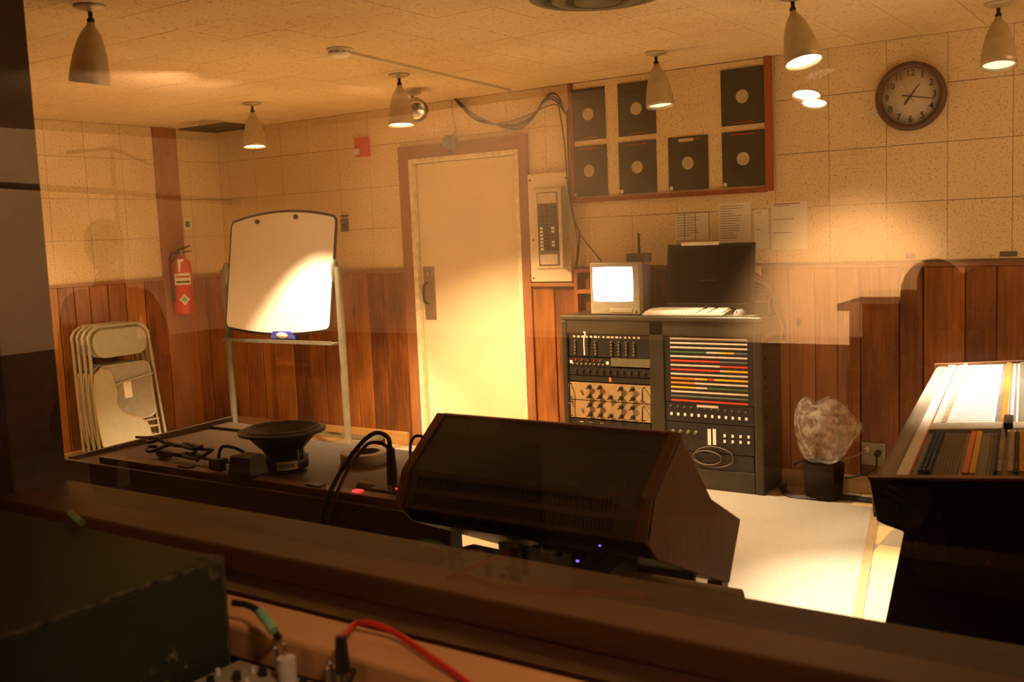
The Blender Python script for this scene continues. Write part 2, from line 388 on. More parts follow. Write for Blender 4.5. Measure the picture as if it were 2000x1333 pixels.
# floor
fl = struct(box('floor', (-0.15, -4.5, -0.12), (RIGHT, 0.15, -0.006), plain('floor_slab', (0.4, 0.32, 0.22), 0.6)))
for i in range(26):
    for j in range(14):
        xa, yb = T*i, -T*j; 
        u, v, dep = proj((xa+T/2, yb-T/2, 0))
        if yb < -0.92 and not (5.2 < xa + T/2): 
            continue
        if u < 560 and yb > -1: continue
        if yb < -3.4 : continue
        MB().box((xa+0.0008, yb-T+0.0008, -0.006), (xa+T-0.0008, yb-0.0008, 0.0)).build('tile', TILEA if (i+j) % 2 else TILEB, fl)
mb = MB(); mb.box((0, -4.33, -0.0055), (5.18, -0.925, -0.001)); mb.box((0, -0.92, -0.0055), (1.0, 0, -0.001)); tag(mb.build('tile_field', TILEB, fl), kind='stuff')
# right and front walls, ceiling closures (outside the frame)
struct(box('wall_right', (RIGHT, -4.5, 0), (RIGHT+0.15, 0.15, 2.47), LIVEW))
X0 = 4.545; ZT = 2.12; SZ = 1.0; YA = -4.365; YC = -4.69
wf = struct(MB().box((-0.1, YC-0.06, 0), (X0-0.03, YA, 2.47)).box((X0-0.03, YC-0.06, 0), (RIGHT, YA, SZ-0.06)).box((X0-0.03, YC-0.06, ZT+0.03), (RIGHT, YA, 2.47)).build('wall_front', LIVED))
# ---------------------------------------------------------------- observation window
win = bpy.data.objects.new('window_1', None); COL.objects.link(win); win.location = (6.2, -4.5, SZ); struct(win)
tag(win, 'large double-glazed control room window over a dark wooden sill')
box('jamb_board', (X0-0.03, YC-0.05, SZ-0.06), (X0, YA+0.01, ZT+0.03), SILLW, win, 0.003)
box('head_board', (X0-0.03, YC-0.05, ZT), (RIGHT, YA+0.01, ZT+0.03), SILLW, win, 0.003)
box('sill_board', (X0, YA-0.165, SZ-0.045), (RIGHT, YA+0.012, SZ), SILLW, win, 0.004)
box('sill_channel', (X0, YC, SZ-0.075), (RIGHT, YA-0.165, SZ-0.045), SILLW, win)
box('front_sill', (X0-0.1, YC-0.085, SZ-0.05), (RIGHT, YC, SZ), SILLN, win, 0.006)
box('stop_strip', (X0, -4.625, SZ-0.045), (RIGHT, -4.60, SZ-0.03), SILLW, win)
def pane(name, y, mat, rz, z0=SZ-0.03):
    cxm = (X0 + RIGHT)/2; w = RIGHT - X0 - 0.06
    o = MB().add([(-w/2, 0, z0), (w/2, 0, z0), (w/2, 0, ZT), (-w/2, 0, ZT)], [(0, 1, 2, 3)]).build(name, mat, None)
    o.parent = win; o.location = Vector((cxm, y, 0)) - Vector(win.location); o.rotation_euler = (0, 0, rz); return o
pane('pane', -4.61, PANE1, 0.0)
pane('pane', -4.385, PANE2, 0.010, SZ)
# ---------------------------------------------------------------- door
def rect_yz(mb, a, b): mb.box(a, b)
dr = bpy.data.objects.new('door_1', None); COL.objects.link(dr); dr.location = (2.5, 0, 0); struct(dr)
tag(dr, 'tall cream painted door in a brown wooden casing')
box('slab', (2.085, -0.006, 0.012), (2.935, 0.012, 2.035), CREAM, dr, 0.002)
box('side_casing', (1.945, -0.035, 0), (2.045, 0.012, 2.165), CASING, dr, 0.003)
box('side_casing', (2.972, -0.035, 0), (3.035, 0.012, 2.165), CASING, dr, 0.003)
box('head_casing', (2.045, -0.033, 2.072), (2.972, 0.012, 2.163), CASINGH, dr, 0.003)
box('jamb', (2.045, -0.045, 0), (2.081, 0.012, 2.072), JAMBP, dr, 0.003)
box('jamb', (2.94, -0.04, 0), (2.972, 0.012, 2.072), JAMBP, dr, 0.003)
box('head_jamb', (2.081, -0.042, 2.040), (2.94, 0.012, 2.072), JAMBP, dr, 0.003)
hp = box('push_plate', (2.105, -0.010, 0.93), (2.205, -0.006, 1.31), plain('dull_bronze', (0.38, 0.30, 0.22), 0.4, 0.7), dr, 0.001)
mb = MB().tube(spline([(2.135, -0.010, 1.195), (2.135, -0.045, 1.18), (2.135, -0.055, 1.12), (2.135, -0.045, 1.06), (2.135, -0.010, 1.045)]), 0.009)
mb.build('pull_handle', BLACKM, hp)
MB().cyl((2.155, -0.011, 1.262), (2.155, -0.022, 1.262), 0.016).build('lock_cylinder', CHROME, hp)
for z in (1.60, 0.98, 0.28): 
    MB().cyl((2.937, -0.012, z-0.055), (2.937, -0.012, z+0.055), 0.007, n=8).build('hinge', BLACKM, dr)
mb = MB()
for i in range(14): mb.cyl((2.42+0.03*i, -0.0062, 1.985+0.012*math.sin(i*2.1)), (2.42+0.03*i, -0.0066, 1.985+0.012*math.sin(i*2.1)), 0.0025, n=6)
tag(mb.build('screw_holes', INK, dr), kind='stuff')
# ================================================================ PENDANT LAMPS
def make_lamp(name, label, pos, lat, tow, mouth, power, spot=2.1, group='bullet pendant lamps', zc=2.45, blend=0.6, lampcol=WARM):
    t = thing(name, label, 'lamp', (pos[0], pos[1], zc), group=group)
    c = (pos[0], pos[1], zc)
    MB().lathe([(0, 0), (0.06, 0), (0.06, -0.006), (0.05, -0.013), (0.02, -0.018), (0.011, -0.024), (0, -0.024)], c, n=24).build('canopy', ALU, t)
    MB().lathe([(0.0085, -0.02), (0.0085, -0.045), (0.014, -0.05), (0.014, -0.062), (0, -0.064)], c, n=12).build('stem', BLACKM, t)
    d = (Vector((0, 0, -1)) + Vector((math.cos(YAW), math.sin(YAW), 0))*lat + Vector((math.sin(YAW), -math.cos(YAW), 0))*tow).normalized()
    j = Vector((pos[0], pos[1], zc - 0.062))
    prof = [(0.0, -0.004), (0.013, 0), (0.017, 0.015), (0.024, 0.022), (0.038, 0.045), (0.051, 0.078), (0.062, 0.12), (0.070, 0.165), (0.0745, 0.20), (0.0755, 0.228)]
    inner = [(0.0735, 0.228), (0.072, 0.20), (0.06, 0.12), (0.04, 0.06), (0, 0.05)]
    MB().lathe(prof + inner, j, d, 32).build('shade', ALU, t)
    MB().lathe([(0.0, 0.222), (0.045, 0.221), (0.064, 0.216), (0.068, 0.205), (0.05, 0.15), (0.03, 0.10), (0, 0.09)], j, d, 20).build('bulb', mouth, t)
    if power:
        l = bpy.data.lights.new(name + '_light', 'SPOT'); l.energy = power; l.color = lampcol; l.spot_size = spot; l.spot_blend = blend; l.shadow_soft_size = 0.05
        o = bpy.data.objects.new(name + '_light', l); COL.objects.link(o); o.parent = t
        o.location = (j + d*0.24) - Vector(t.location); o.rotation_euler = d.to_track_quat('-Z', 'Y').to_euler()
    return t
LFT = math.atan2(-math.sin(YAW), -math.cos(YAW)); RGT = LFT + PI
CHROMEB = plain('silvered_bulb', (0.75, 0.7, 0.6), 0.12, 0.9)
make_lamp('pendant_lamp', 'unlit bullet pendant lamp tilted sideways near the dark window jamb', (3.173, -3.253), -0.15, -0.10, WHITEP, 0)
make_lamp('pendant_lamp', 'lit bullet pendant lamp above the whiteboard beside the ceiling vent', (1.493, -0.953), 0.02, 0.07, GLOW, 400, 1.38, blend=0.4, lampcol=(1.0, 0.68, 0.36))
make_lamp('pendant_lamp', 'lit bullet pendant lamp nearest the left corner of the cream door', (2.895, -1.113), 0.0, 0.07, GLOW, 560, 2.1, lampcol=(1.0, 0.62, 0.28))
make_lamp('pendant_lamp', 'swivelled pendant lamp with silvered bulb facing outward behind another lamp', (2.473, -0.483), 0.5, 2.6, CHROMEB, 0)
make_lamp('pendant_lamp', 'dimly lit bullet pendant lamp hanging before the board of dark sleeves', (4.271, -0.626), 0.06, 0.10, GLOWD, 230, 0.95, lampcol=(1.0, 0.78, 0.5))
make_lamp('pendant_lamp', 'brightest bullet pendant lamp tilted between dark sleeves and round clock', (5.276, -1.412), 0.12, 0.27, GLOW, 1150, 0.88, blend=1.0, lampcol=(1.0, 0.78, 0.54))
make_lamp('pendant_lamp', 'glowing bullet pendant lamp right of the round wall clock', (5.932, -0.596), -0.08, 0.2, GLOWD, 160, 1.0, lampcol=(1.0, 0.78, 0.5))
make_lamp('pendant_lamp', 'bright bullet pendant lamp of the dim room, seen mirrored in the glass', (at(1584, 184, 1, -0.2).x, 2*-4.61 + 0.2), 0.2, -0.3, GLOWH, 15, 1.8, zc=2.45)
make_lamp('pendant_lamp', 'added pendant fill lamp left of the frame, brightening the left wall', (0.7, -2.75), 0, 0, GLOW, 130, 2.6)  # unseen lamp, added to brighten the left wall
make_lamp('pendant_lamp', 'added pendant fill lamp right of the frame, brightening the mixing console', (6.45, -1.95), -0.12, 0, GLOW, 250, 0.95, lampcol=(1.0, 0.80, 0.58), blend=0.9)  # invented off-frame lamp, put in to whiten the far console section
# ceiling fittings
t = thing('smoke_detector', 'white round smoke detector on the ceiling', 'smoke detector', (3.207, -1.926, 2.45))
MB().lathe([(0, 0), (0.062, 0), (0.062, -0.012), (0, -0.012)], (3.207, -1.926, 2.45)).build('base', WHITEP, t)
MB().lathe([(0.054, -0.012), (0.054, -0.026), (0.044, -0.038), (0.018, -0.044), (0, -0.044)], (3.207, -1.926, 2.45)).build('cover', WHITEP, t)
mb = MB()
for k in range(10):
    a = k*PI/5; mb.cyl((3.207+0.0535*math.cos(a), -1.926+0.0535*math.sin(a), 2.429), (3.207+0.055*math.cos(a+.4), -1.926+0.055*math.sin(a+.4), 2.429), 0.0022, n=6)
mb.build('sensor_slots', INK, t)
rw = MB().box((-0.011, 0, 2.436), (0.011, 1.78, 2.45)).build('raceway', CREAM, None)
rw.location = (3.19, -1.86, 0); rw.rotation_euler = (0, 0, 0.125)
tag(rw, 'cream surface conduit running across the ceiling from smoke detector to wall', 'conduit')
mb = MB(); t = thing('ceiling_vent', 'dark square air vent grille in the ceiling corner above the wooden post', 'vent', (0.3, -0.22, 2.45))
box('backing', (0.03, -0.40, 2.4475), (0.57, -0.03, 2.4485), plain('vent_dark', (0.06, 0.045, 0.025), 0.8), t)
MB().box((0.03, -0.40, 2.436), (0.57, -0.385, 2.448)).box((0.03, -0.045, 2.436), (0.57, -0.03, 2.448)).box((0.03, -0.385, 2.436), (0.045, -0.045, 2.448)).box((0.555, -0.385, 2.436), (0.57, -0.045, 2.448)).build('frame', OLIVE, t)
for k in range(12): box('slat', (0.05+0.042*k, -0.385, 2.438), (0.058+0.042*k, -0.045, 2.4475), OLIVE, t)
t = thing('ceiling_diffuser', 'round metal air diffuser in the ceiling at the top edge', 'diffuser', (4.72, -2.07, 2.45))
MB().lathe([(0.28, 0.0), (0.27, -0.02), (0.22, -0.026), (0.215, -0.004)], (4.72, -2.07, 2.45), n=40).build('outer_ring', OLIVE, t)
MB().lathe([(0.19, -0.004), (0.18, -0.035), (0.13, -0.04), (0.125, -0.004)], (4.72, -2.07, 2.45), n=40).build('inner_ring', OLIVE, t)
MB().lathe([(0.10, -0.002), (0.09, -0.045), (0, -0.05)], (4.72, -2.07, 2.45), n=32).build('centre_cone', OLIVE, t)
# ================================================================ BACK WALL THINGS
# record board
t = thing('display_board', 'large wooden framed display board high on the back wall', 'display board', (4.02, -0.02, 1.7))
box('backing_panel', (3.39, -0.012, 1.72), (4.655, -0.002, 2.445), WALLT, t)
box('side_rail', (3.365, -0.03, 1.70), (3.39, -0.001, 2.448), MAHOG, t, 0.002)
box('side_rail', (4.650, -0.04, 1.70), (4.688, -0.001, 2.448), MAHOG, t, 0.002)
box('bottom_rail', (3.39, -0.03, 1.695), (4.650, -0.001, 1.722), MAHOG, t, 0.002)
sl = [(1115,170,1183,270,'top left'), (1205,160,1281,262,'top second'), (1404,138,1487,246,'top right'),
      (1115,284,1187,384,'bottom left'), (1207,276,1283,377,'bottom second'), (1304,268,1384,373,'bottom third'), (1406,261,1490,371,'bottom right')]
slab = ['dark square sleeve with cream disc, left one of the upper row on the board',
        'dark square sleeve with cream disc, second from left in the upper row',
        'dark square sleeve with cream disc, alone at the right of the upper row',
        'dark square sleeve with cream disc, leftmost in the lower row on the board',
        'dark square sleeve with cream disc, second from left in the lower row',
        'dark square sleeve with a cream strip label above its disc, lower row',
        'dark square sleeve with cream disc, rightmost in the lower row beside the rail']
for i, (u0, v0, u1, v1, nm) in enumerate(sl):
    p0 = at(u0, v0, 1, -0.02); p1 = at(u1, v1, 1, -0.02); zt = min(p0.z, 2.43); zb = p1.z
    rowz = (2.405, 2.085) if i < 3 else (2.05, 1.735)
    xa, xb = p0.x, p1.x
    if i in (2, 6): xa, xb = 4.385, 4.645
    r = thing('record_sleeve', slab[i], 'record sleeve', ((xa+xb)/2, -0.014, rowz[1]), group='sleeves on the display board')
    box('card', (xa, -0.018, rowz[1]), (xb, -0.012, rowz[0]), SLEEVE, r)
    xc, zc = (xa+xb)/2 - 0.002, (rowz[0]+rowz[1])/2 + 0.0
    MB().cyl((xc, -0.018, zc), (xc, -0.0195, zc), 0.038, n=28).build('cream_disc', DISCC, r)
    mb = MB(); mb.box((xa+0.06, -0.0186, rowz[0]-0.02 if i > 2 else rowz[1]+0.012), (xb-0.06, -0.018, rowz[0]-0.015 if i > 2 else rowz[1]+0.017)); mb.build('red_print', REDL, r)
    if i >= 3: box('corner_sticker', (xa+0.005, -0.0188, rowz[1]+0.004), (xa+0.026, -0.018, rowz[1]+0.026), PAPER, r)
    if i == 5: box('strip_label', (xa+0.07, -0.0188, rowz[0]-0.03), (xa+0.165, -0.018, rowz[0]-0.012), CREAML, r)
# clock
cc = Vector((5.432, -0.0, 2.145)); t = thing('wall_clock', 'round wall clock with dark rim and black numerals, hands past one', 'clock', cc)
MB().lathe([(0.176, 0.0), (0.178, 0.03), (0.168, 0.045), (0.152, 0.046), (0.146, 0.030), (0.146, 0.0)], cc, (0, -1, 0), 48).build('rim', plain('clock_rim', (0.10, 0.055, 0.028), 0.4), t)
MB().lathe([(0, 0.022), (0.147, 0.022), (0.147, 0.0)], cc, (0, -1, 0), 48).build('dial', plain('clock_dial', (0.62, 0.55, 0.40), 0.6, var=0.03), t)
for n in range(1, 13):
    a = PI/2 - n*PI/6
    text_mesh('numeral', str(n), 0.046, INK, t, (cc.x+0.118*math.cos(a), -0.0232, cc.z+0.118*math.sin(a)), (PI/2, 0, 0))
def hand(name, ang, l, back, w, mat, y):
    d = Vector((math.cos(ang), 0, math.sin(ang))); s = Vector((-d.z, 0, d.x)); c = cc + Vector((0, y, 0))
    return MB().prism([c - d*back - s*w, c + d*l - s*w*0.5, c + d*l + s*w*0.5, c - d*back + s*w], (0, -0.0015, 0)).build(name, mat, t)
hand('hour_hand', PI/2 - 2*PI*1.25/12, 0.075, 0.05, 0.0045, INK, -0.026)
hand('minute_hand', PI/2 - 2*PI*16.8/60, 0.122, 0.04, 0.0035, INK, -0.029)
hand('second_hand', PI/2 - 2*PI*55.5/60, 0.10, 0.045, 0.0012, REDL, -0.032)
MB().cyl(cc + Vector((0, -0.024, 0)), cc + Vector((0, -0.035, 0)), 0.006).build('hub', INK, t)
m_, nt_, b_ = basemat('clock_glass', (1, 1, 1), 0.03); MATS['clock_glass'] = m_
MB().lathe([(0, 0.042), (0.08, 0.041), (0.15, 0.036)], cc, (0, -1, 0), 40).build('lens', pane_mat('clock_lens', 0.07), t)
# fire alarm
t = thing('fire_alarm', 'small red fire alarm strobe on the wall left of the door', 'fire alarm', (1.6, 0, 2.12))
box('housing', (1.545, -0.045, 2.125), (1.66, 0, 2.265), REDP, t, 0.006)
box('strobe_lens', (1.548, -0.06, 2.14), (1.60, -0.045, 2.185), plain('strobe', (0.7, 0.65, 0.55), 0.15), t, 0.005)
# wall plates
t = thing('thermostat', 'small dark thermostat plate on the wall right of the whiteboard', 'thermostat', (1.37, 0, 1.58))
box('plate', (1.335, -0.018, 1.585), (1.405, 0, 1.685), OLIVE, t, 0.003); box('dial_window', (1.355, -0.021, 1.615), (1.385, -0.018, 1.65), INK, t); box('vane', (1.33, -0.012, 1.70), (1.405, 0, 1.71), INK, t)
t = thing('wall_switch', 'small grey green switch plate on the left wall beside the post', 'switch', (0, -0.36, 1.72))
box('plate', (0, -0.40, 1.66), (0.008, -0.32, 1.76), WHITEP, t, 0.002); box('rocker', (0.008, -0.385, 1.68), (0.014, -0.345, 1.725), SLATE, t, 0.002)
# blue bell above casing
bx = at(876, 279, 1, -0.05)
t = thing('round_chime', 'small round blue grey chime over the door casing', 'chime', (bx.x, -0.036, bx.z-0.06))
MB().lathe([(0.0, 0.04), (0.03, 0.036), (0.05, 0.022), (0.052, 0.0)], (bx.x, -0.035, bx.z), (0, -1, 0), 24).build('dome', BLUEG, t)
box('wall_tab', (bx.x-0.012, -0.05, bx.z-0.072), (bx.x+0.012, -0.035, bx.z-0.045), SLATE, t, 0.003)
def wp(pts, y=-0.02): return [at(u, v, 1, y) for u, v in pts]
cable('bell_wire', wp([(876,268), (890,258), (888,240), (884,222), (882,206), (884,192)], -0.008), 0.0016, INK, 'thin kinked wire rising from the blue chime to the ceiling', 'wire', n=6)
# draped cables from ceiling to display board
top = [(885,190), (900,205), (925,228), (955,240), (990,247), (1020,243), (1045,224), (1060,200), (1075,188), (1090,196), (1104,222)]
labs = ['uppermost black cable of the bundle draped above the door', 'middle black cable of the bundle draped above the door', 'lowest sagging black cable of the bundle draped above the door']
for k, dv in enumerate((0, 4, -5)):
    pts = [(u + dv*0.4*math.sin(i*1.3), v + dv*math.sin(i*0.9+0.2)*1.2) for i, (u, v) in enumerate(top)]
    pts[0] = (885, 190)
    cable('wall_cable', wp(pts, -0.018 - 0.006*k), 0.0055, RUBBER, labs[k], 'cable', group='cables draped on the back wall')
cable('wall_cable', wp([(972,242), (1000,236), (1040,222), (1062,210), (1088,205), (1095,230), (1100,260), (1104,300), (1108,350), (1114,396)], -0.034), 0.0045, RUBBER, 'black cable branching down beside the display board edge', 'cable', group='cables draped on the back wall')
cable('wall_cable', wp([(1108,215), (1110,300), (1114,390), (1122,430), (1132,458), (1130,490), (1127,520), (1131,545), (1127,570), (1131,605)], -0.045), 0.006, RUBBER, 'thick black cable hanging from display board down to the equipment rack', 'cable', group='cables draped on the back wall')
cable('wall_cable', wp([(1113,395), (1120,425), (1128,470), (1126,505), (1122,530), (1129,560), (1125,585), (1127,607)], -0.06), 0.0035, RUBBER, 'thin black cable hanging crookedly beside the breaker panel', 'cable', group='cables draped on the back wall')
cable('wall_cable', wp([(1132,458), (1145,474), (1160,492), (1175,511)], -0.05), 0.0035, RUBBER, 'straight black cable slanting down behind the small tube monitor', 'cable', group='cables draped on the back wall')
# breaker panel
t = thing('breaker_panel', 'cream electrical breaker panel with open cover beside the door', 'electrical panel', (3.2, 0, 1.19))
box('cabinet', (3.038, -0.035, 1.195), (3.352, 0, 1.90), CREAM, t, 0.006)
box('cover_frame', (3.085, -0.05, 1.285), (3.30, -0.035, 1.80), plain('panel_cover', (0.66, 0.58, 0.42), 0.5), t, 0.006)
box('recess', (3.118, -0.053, 1.30), (3.275, -0.049, 1.775), plain('panel_recess', (0.13, 0.09, 0.05), 0.6), t)
box('card', (3.125, -0.056, 1.705), (3.268, -0.052, 1.77), CREAML, t); box('torn_paper', (3.13, -0.056, 1.31), (3.262, -0.052, 1.375), CREAML, t)
for r in range(13):
    for c in range(2):
        bo = box('breaker', (3.128+0.07*c, -0.063, 1.40+0.0225*r), (3.192+0.07*c, -0.052, 1.418+0.0225*r), BLACK, t)
for (c, r) in ((0,0),(0,1),(0,2),(0,3),(0,4),(1,1),(1,2),(0,6),(1,6),(1,5),(0,5)):
    box('breaker_label', (3.14+0.088*c, -0.0645, 1.4025+0.0225*r), (3.163+0.088*c, -0.0632, 1.4165+0.0225*r), PAPER, t)
MB().hexa([(3.302,-0.05,1.285),(3.308,-0.05,1.285),(3.372,-0.12,1.285),(3.364,-0.12,1.285),(3.302,-0.05,1.80),(3.308,-0.05,1.80),(3.372,-0.12,1.80),(3.364,-0.12,1.80)]).build('hinged_cover', OLIVE, t)
for (x, z) in ((3.06,1.86),(3.335,1.86),(3.06,1.22),(3.07,1.47),(3.335,1.47)): MB().cyl((x,-0.036,z),(x,-0.039,z),0.006,n=10).build('screw', BLACKM, t)
struct(box('trim_2', (3.036, -0.04, 1.165), (3.39, 0, 1.188), CASINGH, None, 0.003))
# shadowed wood case beneath board
t = thing('wall_shelf_box', 'open reddish wooden box fixed to the wall behind the tube monitor', 'wall box', (3.5, 0, 1.0))
box('left_side', (3.385, -0.07, 1.0), (3.41, -0.013, 1.275), MAHOG, t); box('top_board', (3.41, -0.07, 1.255), (3.78, -0.02, 1.275), MAHOG, t)
box('shelf_board', (3.41, -0.07, 1.12), (3.78, -0.013, 1.145), PLANK, t)
# papers
def sheet(label, u0, v0, u1, v1, nl, seed, head=None):
    a = at(u0, v0, 1, -0.004); b = at(u1, v1, 1, -0.004)
    t = thing('wall_paper_sheet', label, 'paper', ((a.x+b.x)/2, 0, b.z), group='papers pinned under the display board')
    box('sheet', (a.x, -0.004, b.z), (b.x, -0.0015, a.z), PAPER, t); rnd = random.Random(seed); mb = MB(); H = a.z - b.z
    for k in range(nl):
        z = a.z - H*(0.08 + 0.85*k/nl); l = rnd.uniform(0.4, 0.85)
        mb.box((a.x+0.012, -0.0046, z-0.0013), (a.x+0.012+(b.x-a.x-0.024)*l, -0.004, z+0.0013))
    tag(mb.build('typed_lines', INK, t), kind='stuff'); return t, a, b
tt, a, b = sheet('typed table sheet pinned on the wall just above the flat monitor', 1318, 417, 1386, 468, 9, 1)
mb = MB(); mb.box((a.x+0.06, -0.0047, b.z), (a.x+0.063, -0.004, a.z)).box((a.x+0.13, -0.0047, b.z), (a.x+0.133, -0.004, a.z)).box((a.x, -0.0047, a.z-0.004), (b.x, -0.004, a.z)).box((b.x-0.003, -0.0047, b.z), (b.x, -0.004, a.z)); mb.build('table_rules', INK, tt)
sheet('typed list sheet on the wall above the right half of flat monitor', 1402, 398, 1467, 474, 14, 2)
tt, a, b = sheet('pale poster sheet with red heading on the wall near board corner', 1506, 396, 1578, 486, 3, 3)
mb = MB(); mb.box((a.x+0.01, -0.0047, a.z-0.014), (b.x-0.04, -0.004, a.z-0.009)); mb.build('red_heading', REDL, tt)
sheet('narrow blank-looking sheet pinned between two wider sheets on the wall', 1472, 410, 1502, 486, 2, 4)
# outlets
t = thing('wall_outlet', 'steel outlet plate low on the wainscot with plugs, near the console', 'outlet', (5.24, 0, 0.17))
box('plate', (5.17, -0.024, 0.16), (5.30, -0.014, 0.29), plain('outlet_steel', (0.3, 0.24, 0.16), 0.4, 0.5), t, 0.003)
MB().cyl((5.262,-0.024,0.232),(5.262,-0.055,0.232),0.017,n=14).build('plug', BLACK, t)
MB().cyl((5.205,-0.024,0.25),(5.205,-0.045,0.25),0.014,n=14).build('plug', CREAM, t)
cable('outlet_cable', [(5.205,-0.045,0.25), (5.15,-0.07,0.215), (5.09,-0.06,0.185), (5.06,-0.07,0.12), (5.07,-0.09,0.03), (5.09,-0.12,0.008), (5.16,-0.16,0.008)], 0.0045, TAN, 'beige power cord dropping from the low wall outlet to the floor', 'cable')
cable('outlet_cable', [(5.262,-0.055,0.232), (5.262,-0.075,0.16), (5.2,-0.07,0.12), (5.08,-0.08,0.09), (4.95,-0.07,0.16), (4.88,-0.06,0.17), (4.80,-0.06,0.13)], 0.005, RUBBER, 'black power cord looping from low wall outlet toward the rack', 'cable')
labs = ['innermost dark cable lying along the floor behind the trash bag', 'middle dark cable lying along the floor beside the rack', 'outermost dark cable curving along the floor edge beside the rack']
for k in range(3):
    o = k*0.025
    cable('floor_cable', [(4.74,-0.02-0.1*k*0.5,0.009), (4.80,-0.19-o,0.009), (4.90,-0.27-o,0.009), (5.02,-0.235-o,0.009), (5.14,-0.17-o,0.010), (5.30,-0.16-o*1.2,0.009), (5.6,-0.13-o,0.009), (5.9,-0.10-o,0.009)], 0.007, RUBBER, labs[k], 'cable', group='cables on the floor by the rack')
for (x, w) in ((5.425, 0.05), (5.90, 0.08)):
    o = tag(box('name_tag', (x-w/2, -0.004, 1.30), (x+w/2, 0.0, 1.325), OLIVE), 'short dark tag on the wall above the wainscot ' + ('below the clock' if x < 5.6 else 'at the right edge'), 'tag')
# fire extinguisher
e = Vector((0.105, -0.53, 1.0)); t = thing('fire_extinguisher', 'red fire extinguisher hung on the brown wooden post', 'fire extinguisher', e)
MB().lathe([(0, 0.0), (0.07, 0.0), (0.076, 0.012), (0.076, 0.36), (0.07, 0.40), (0.045, 0.43), (0.022, 0.445), (0.022, 0.46), (0, 0.46)], e, n=28).build('cylinder', REDP, t)
MB().cyl(e + Vector((0,0,0.455)), e + Vector((0,0,0.50)), 0.016, n=12).build('valve', CHROME, t)
MB().prism([e+Vector((-0.01,-0.02,0.49)), e+Vector((-0.01,0.09,0.525)), e+Vector((-0.01,0.09,0.535)), e+Vector((-0.01,-0.02,0.51))], (0.02,0,0)).build('lever', BLACKM, t)
MB().prism([e+Vector((-0.01,-0.01,0.475)), e+Vector((-0.01,0.1,0.485)), e+Vector((-0.01,0.1,0.492)), e+Vector((-0.01,-0.01,0.488))], (0.02,0,0)).build('carry_handle', BLACKM, t)
cable('hose', [e+Vector((0,-0.02,0.48)), e+Vector((0.0,-0.09,0.47)), e+Vector((0.0,-0.105,0.38)), e+Vector((0,-0.10,0.2)), e+Vector((0,-0.095,0.1))], 0.010, RUBBER, parent=t)
def wrap(zlo, zhi, a0, a1, mat, name, r=0.0775, n=8):
    vs = []
    for k in range(n+1):
        a = a0 + (a1-a0)*k/n
        vs += [e + Vector((r*math.cos(a), r*math.sin(a), zlo)), e + Vector((r*math.cos(a), r*math.sin(a), zhi))]
    return MB().add(vs, [(2*k, 2*k+2, 2*k+3, 2*k+1) for k in range(n)], True).build(name, mat, t)
wrap(0.23, 0.32, -1.5, 0.25, PAPER, 'instruction_label'); wrap(0.245, 0.26, -1.3, 0.1, INK, 'label_print', 0.0782); wrap(0.285, 0.30, -1.3, 0.1, REDL, 'label_print', 0.0782)
vs = []
for (da, dz) in ((-0.55,0),(0,-0.045),(0.55,0),(0,0.045)): vs.append(e + Vector((0.0785*math.cos(-0.6+da), 0.0785*math.sin(-0.6+da), 0.115+dz)))
ctr = e + Vector((0.0795*math.cos(-0.6), 0.0795*math.sin(-0.6), 0.115))
MB().add(vs + [ctr], [(0,1,4),(1,2,4),(2,3,4),(3,0,4)]).build('diamond_label', PAPER, t)
vs2 = [ctr + (v - ctr)*0.5 + Vector((0.003,-0.002,0)) for v in vs]
MB().add(vs2 + [ctr + Vector((0.003,-0.002,0))], [(0,1,4),(1,2,4),(2,3,4),(3,0,4)]).build('diamond_centre', GREEN, t)
box('inspection_tag', e + Vector((0.05,-0.075,0.33)), e + Vector((0.053,-0.015,0.43)), PAPER, t)
box('wall_bracket', (0.028,-0.57,1.38), (0.09,-0.49,1.42), BLACKM, t)
# ================================================================ WHITEBOARD
t = thing('whiteboard', 'rolling whiteboard on a grey tubular stand, bottom tilted forward', 'whiteboard', (1.1, -0.47, 0))
XL, XR = 0.575, 1.665
def bz(s, zz):  # point on the tilted board: s 0..1 across, zz height
    y = -0.40 - 0.135*(1.72 - zz)/0.82
    return Vector((XL + (XR-XL)*s, y, zz))
N = 14
def edge_z(s_, top): return (1.69 + 0.062*(1-(2*s_-1)**2)) if top else (0.905 - 0.042*(1-(2*s_-1)**2))
oo = []; cs, cz = 0.045, 0.05
for top in (True, False):
    sg = 1 if top else -1; zc_ = edge_z(cs, top) - sg*cz; c1 = []
    for k in range(6):
        a = PI/2*k/5; c1.append((cs - cs*math.cos(a), zc_ + sg*cz*math.sin(a)))
    mid = [(cs + (1-2*cs)*k/N, edge_z(cs + (1-2*cs)*k/N, top)) for k in range(1, N)]
    row = c1 + mid + [(1-p, q) for p, q in c1[::-1]]
    oo += row if top else row[::-1]
n_ = Vector((0, -1, 0.165)).normalized()
pts = [bz(s_, z) for s_, z in oo]
MB().prism([p - n_*0.0 for p in pts], n_*-0.014).build('panel', WBOARD, t)
MB().tube([p + n_*0.0 - n_*0.006 for p in pts], 0.0105, 8, True).build('edge_frame', BLACKM, t)
for s_, z in ((0.27, 1.695), (0.64, 1.715)): 
    p = bz(s_, z - 0.01); MB().cyl(p, p + n_*0.018, 0.016, n=14).build('clip_magnet', BLACK, t)
def postp(x): 
    mb = MB().tube([(x, -0.47, 0.06), (x, -0.47, 1.34)], 0.027, 12)
    return mb
postp(1.715).build('upright_post', GREYM, t); postp(0.525).build('upright_post', GREYM, t)
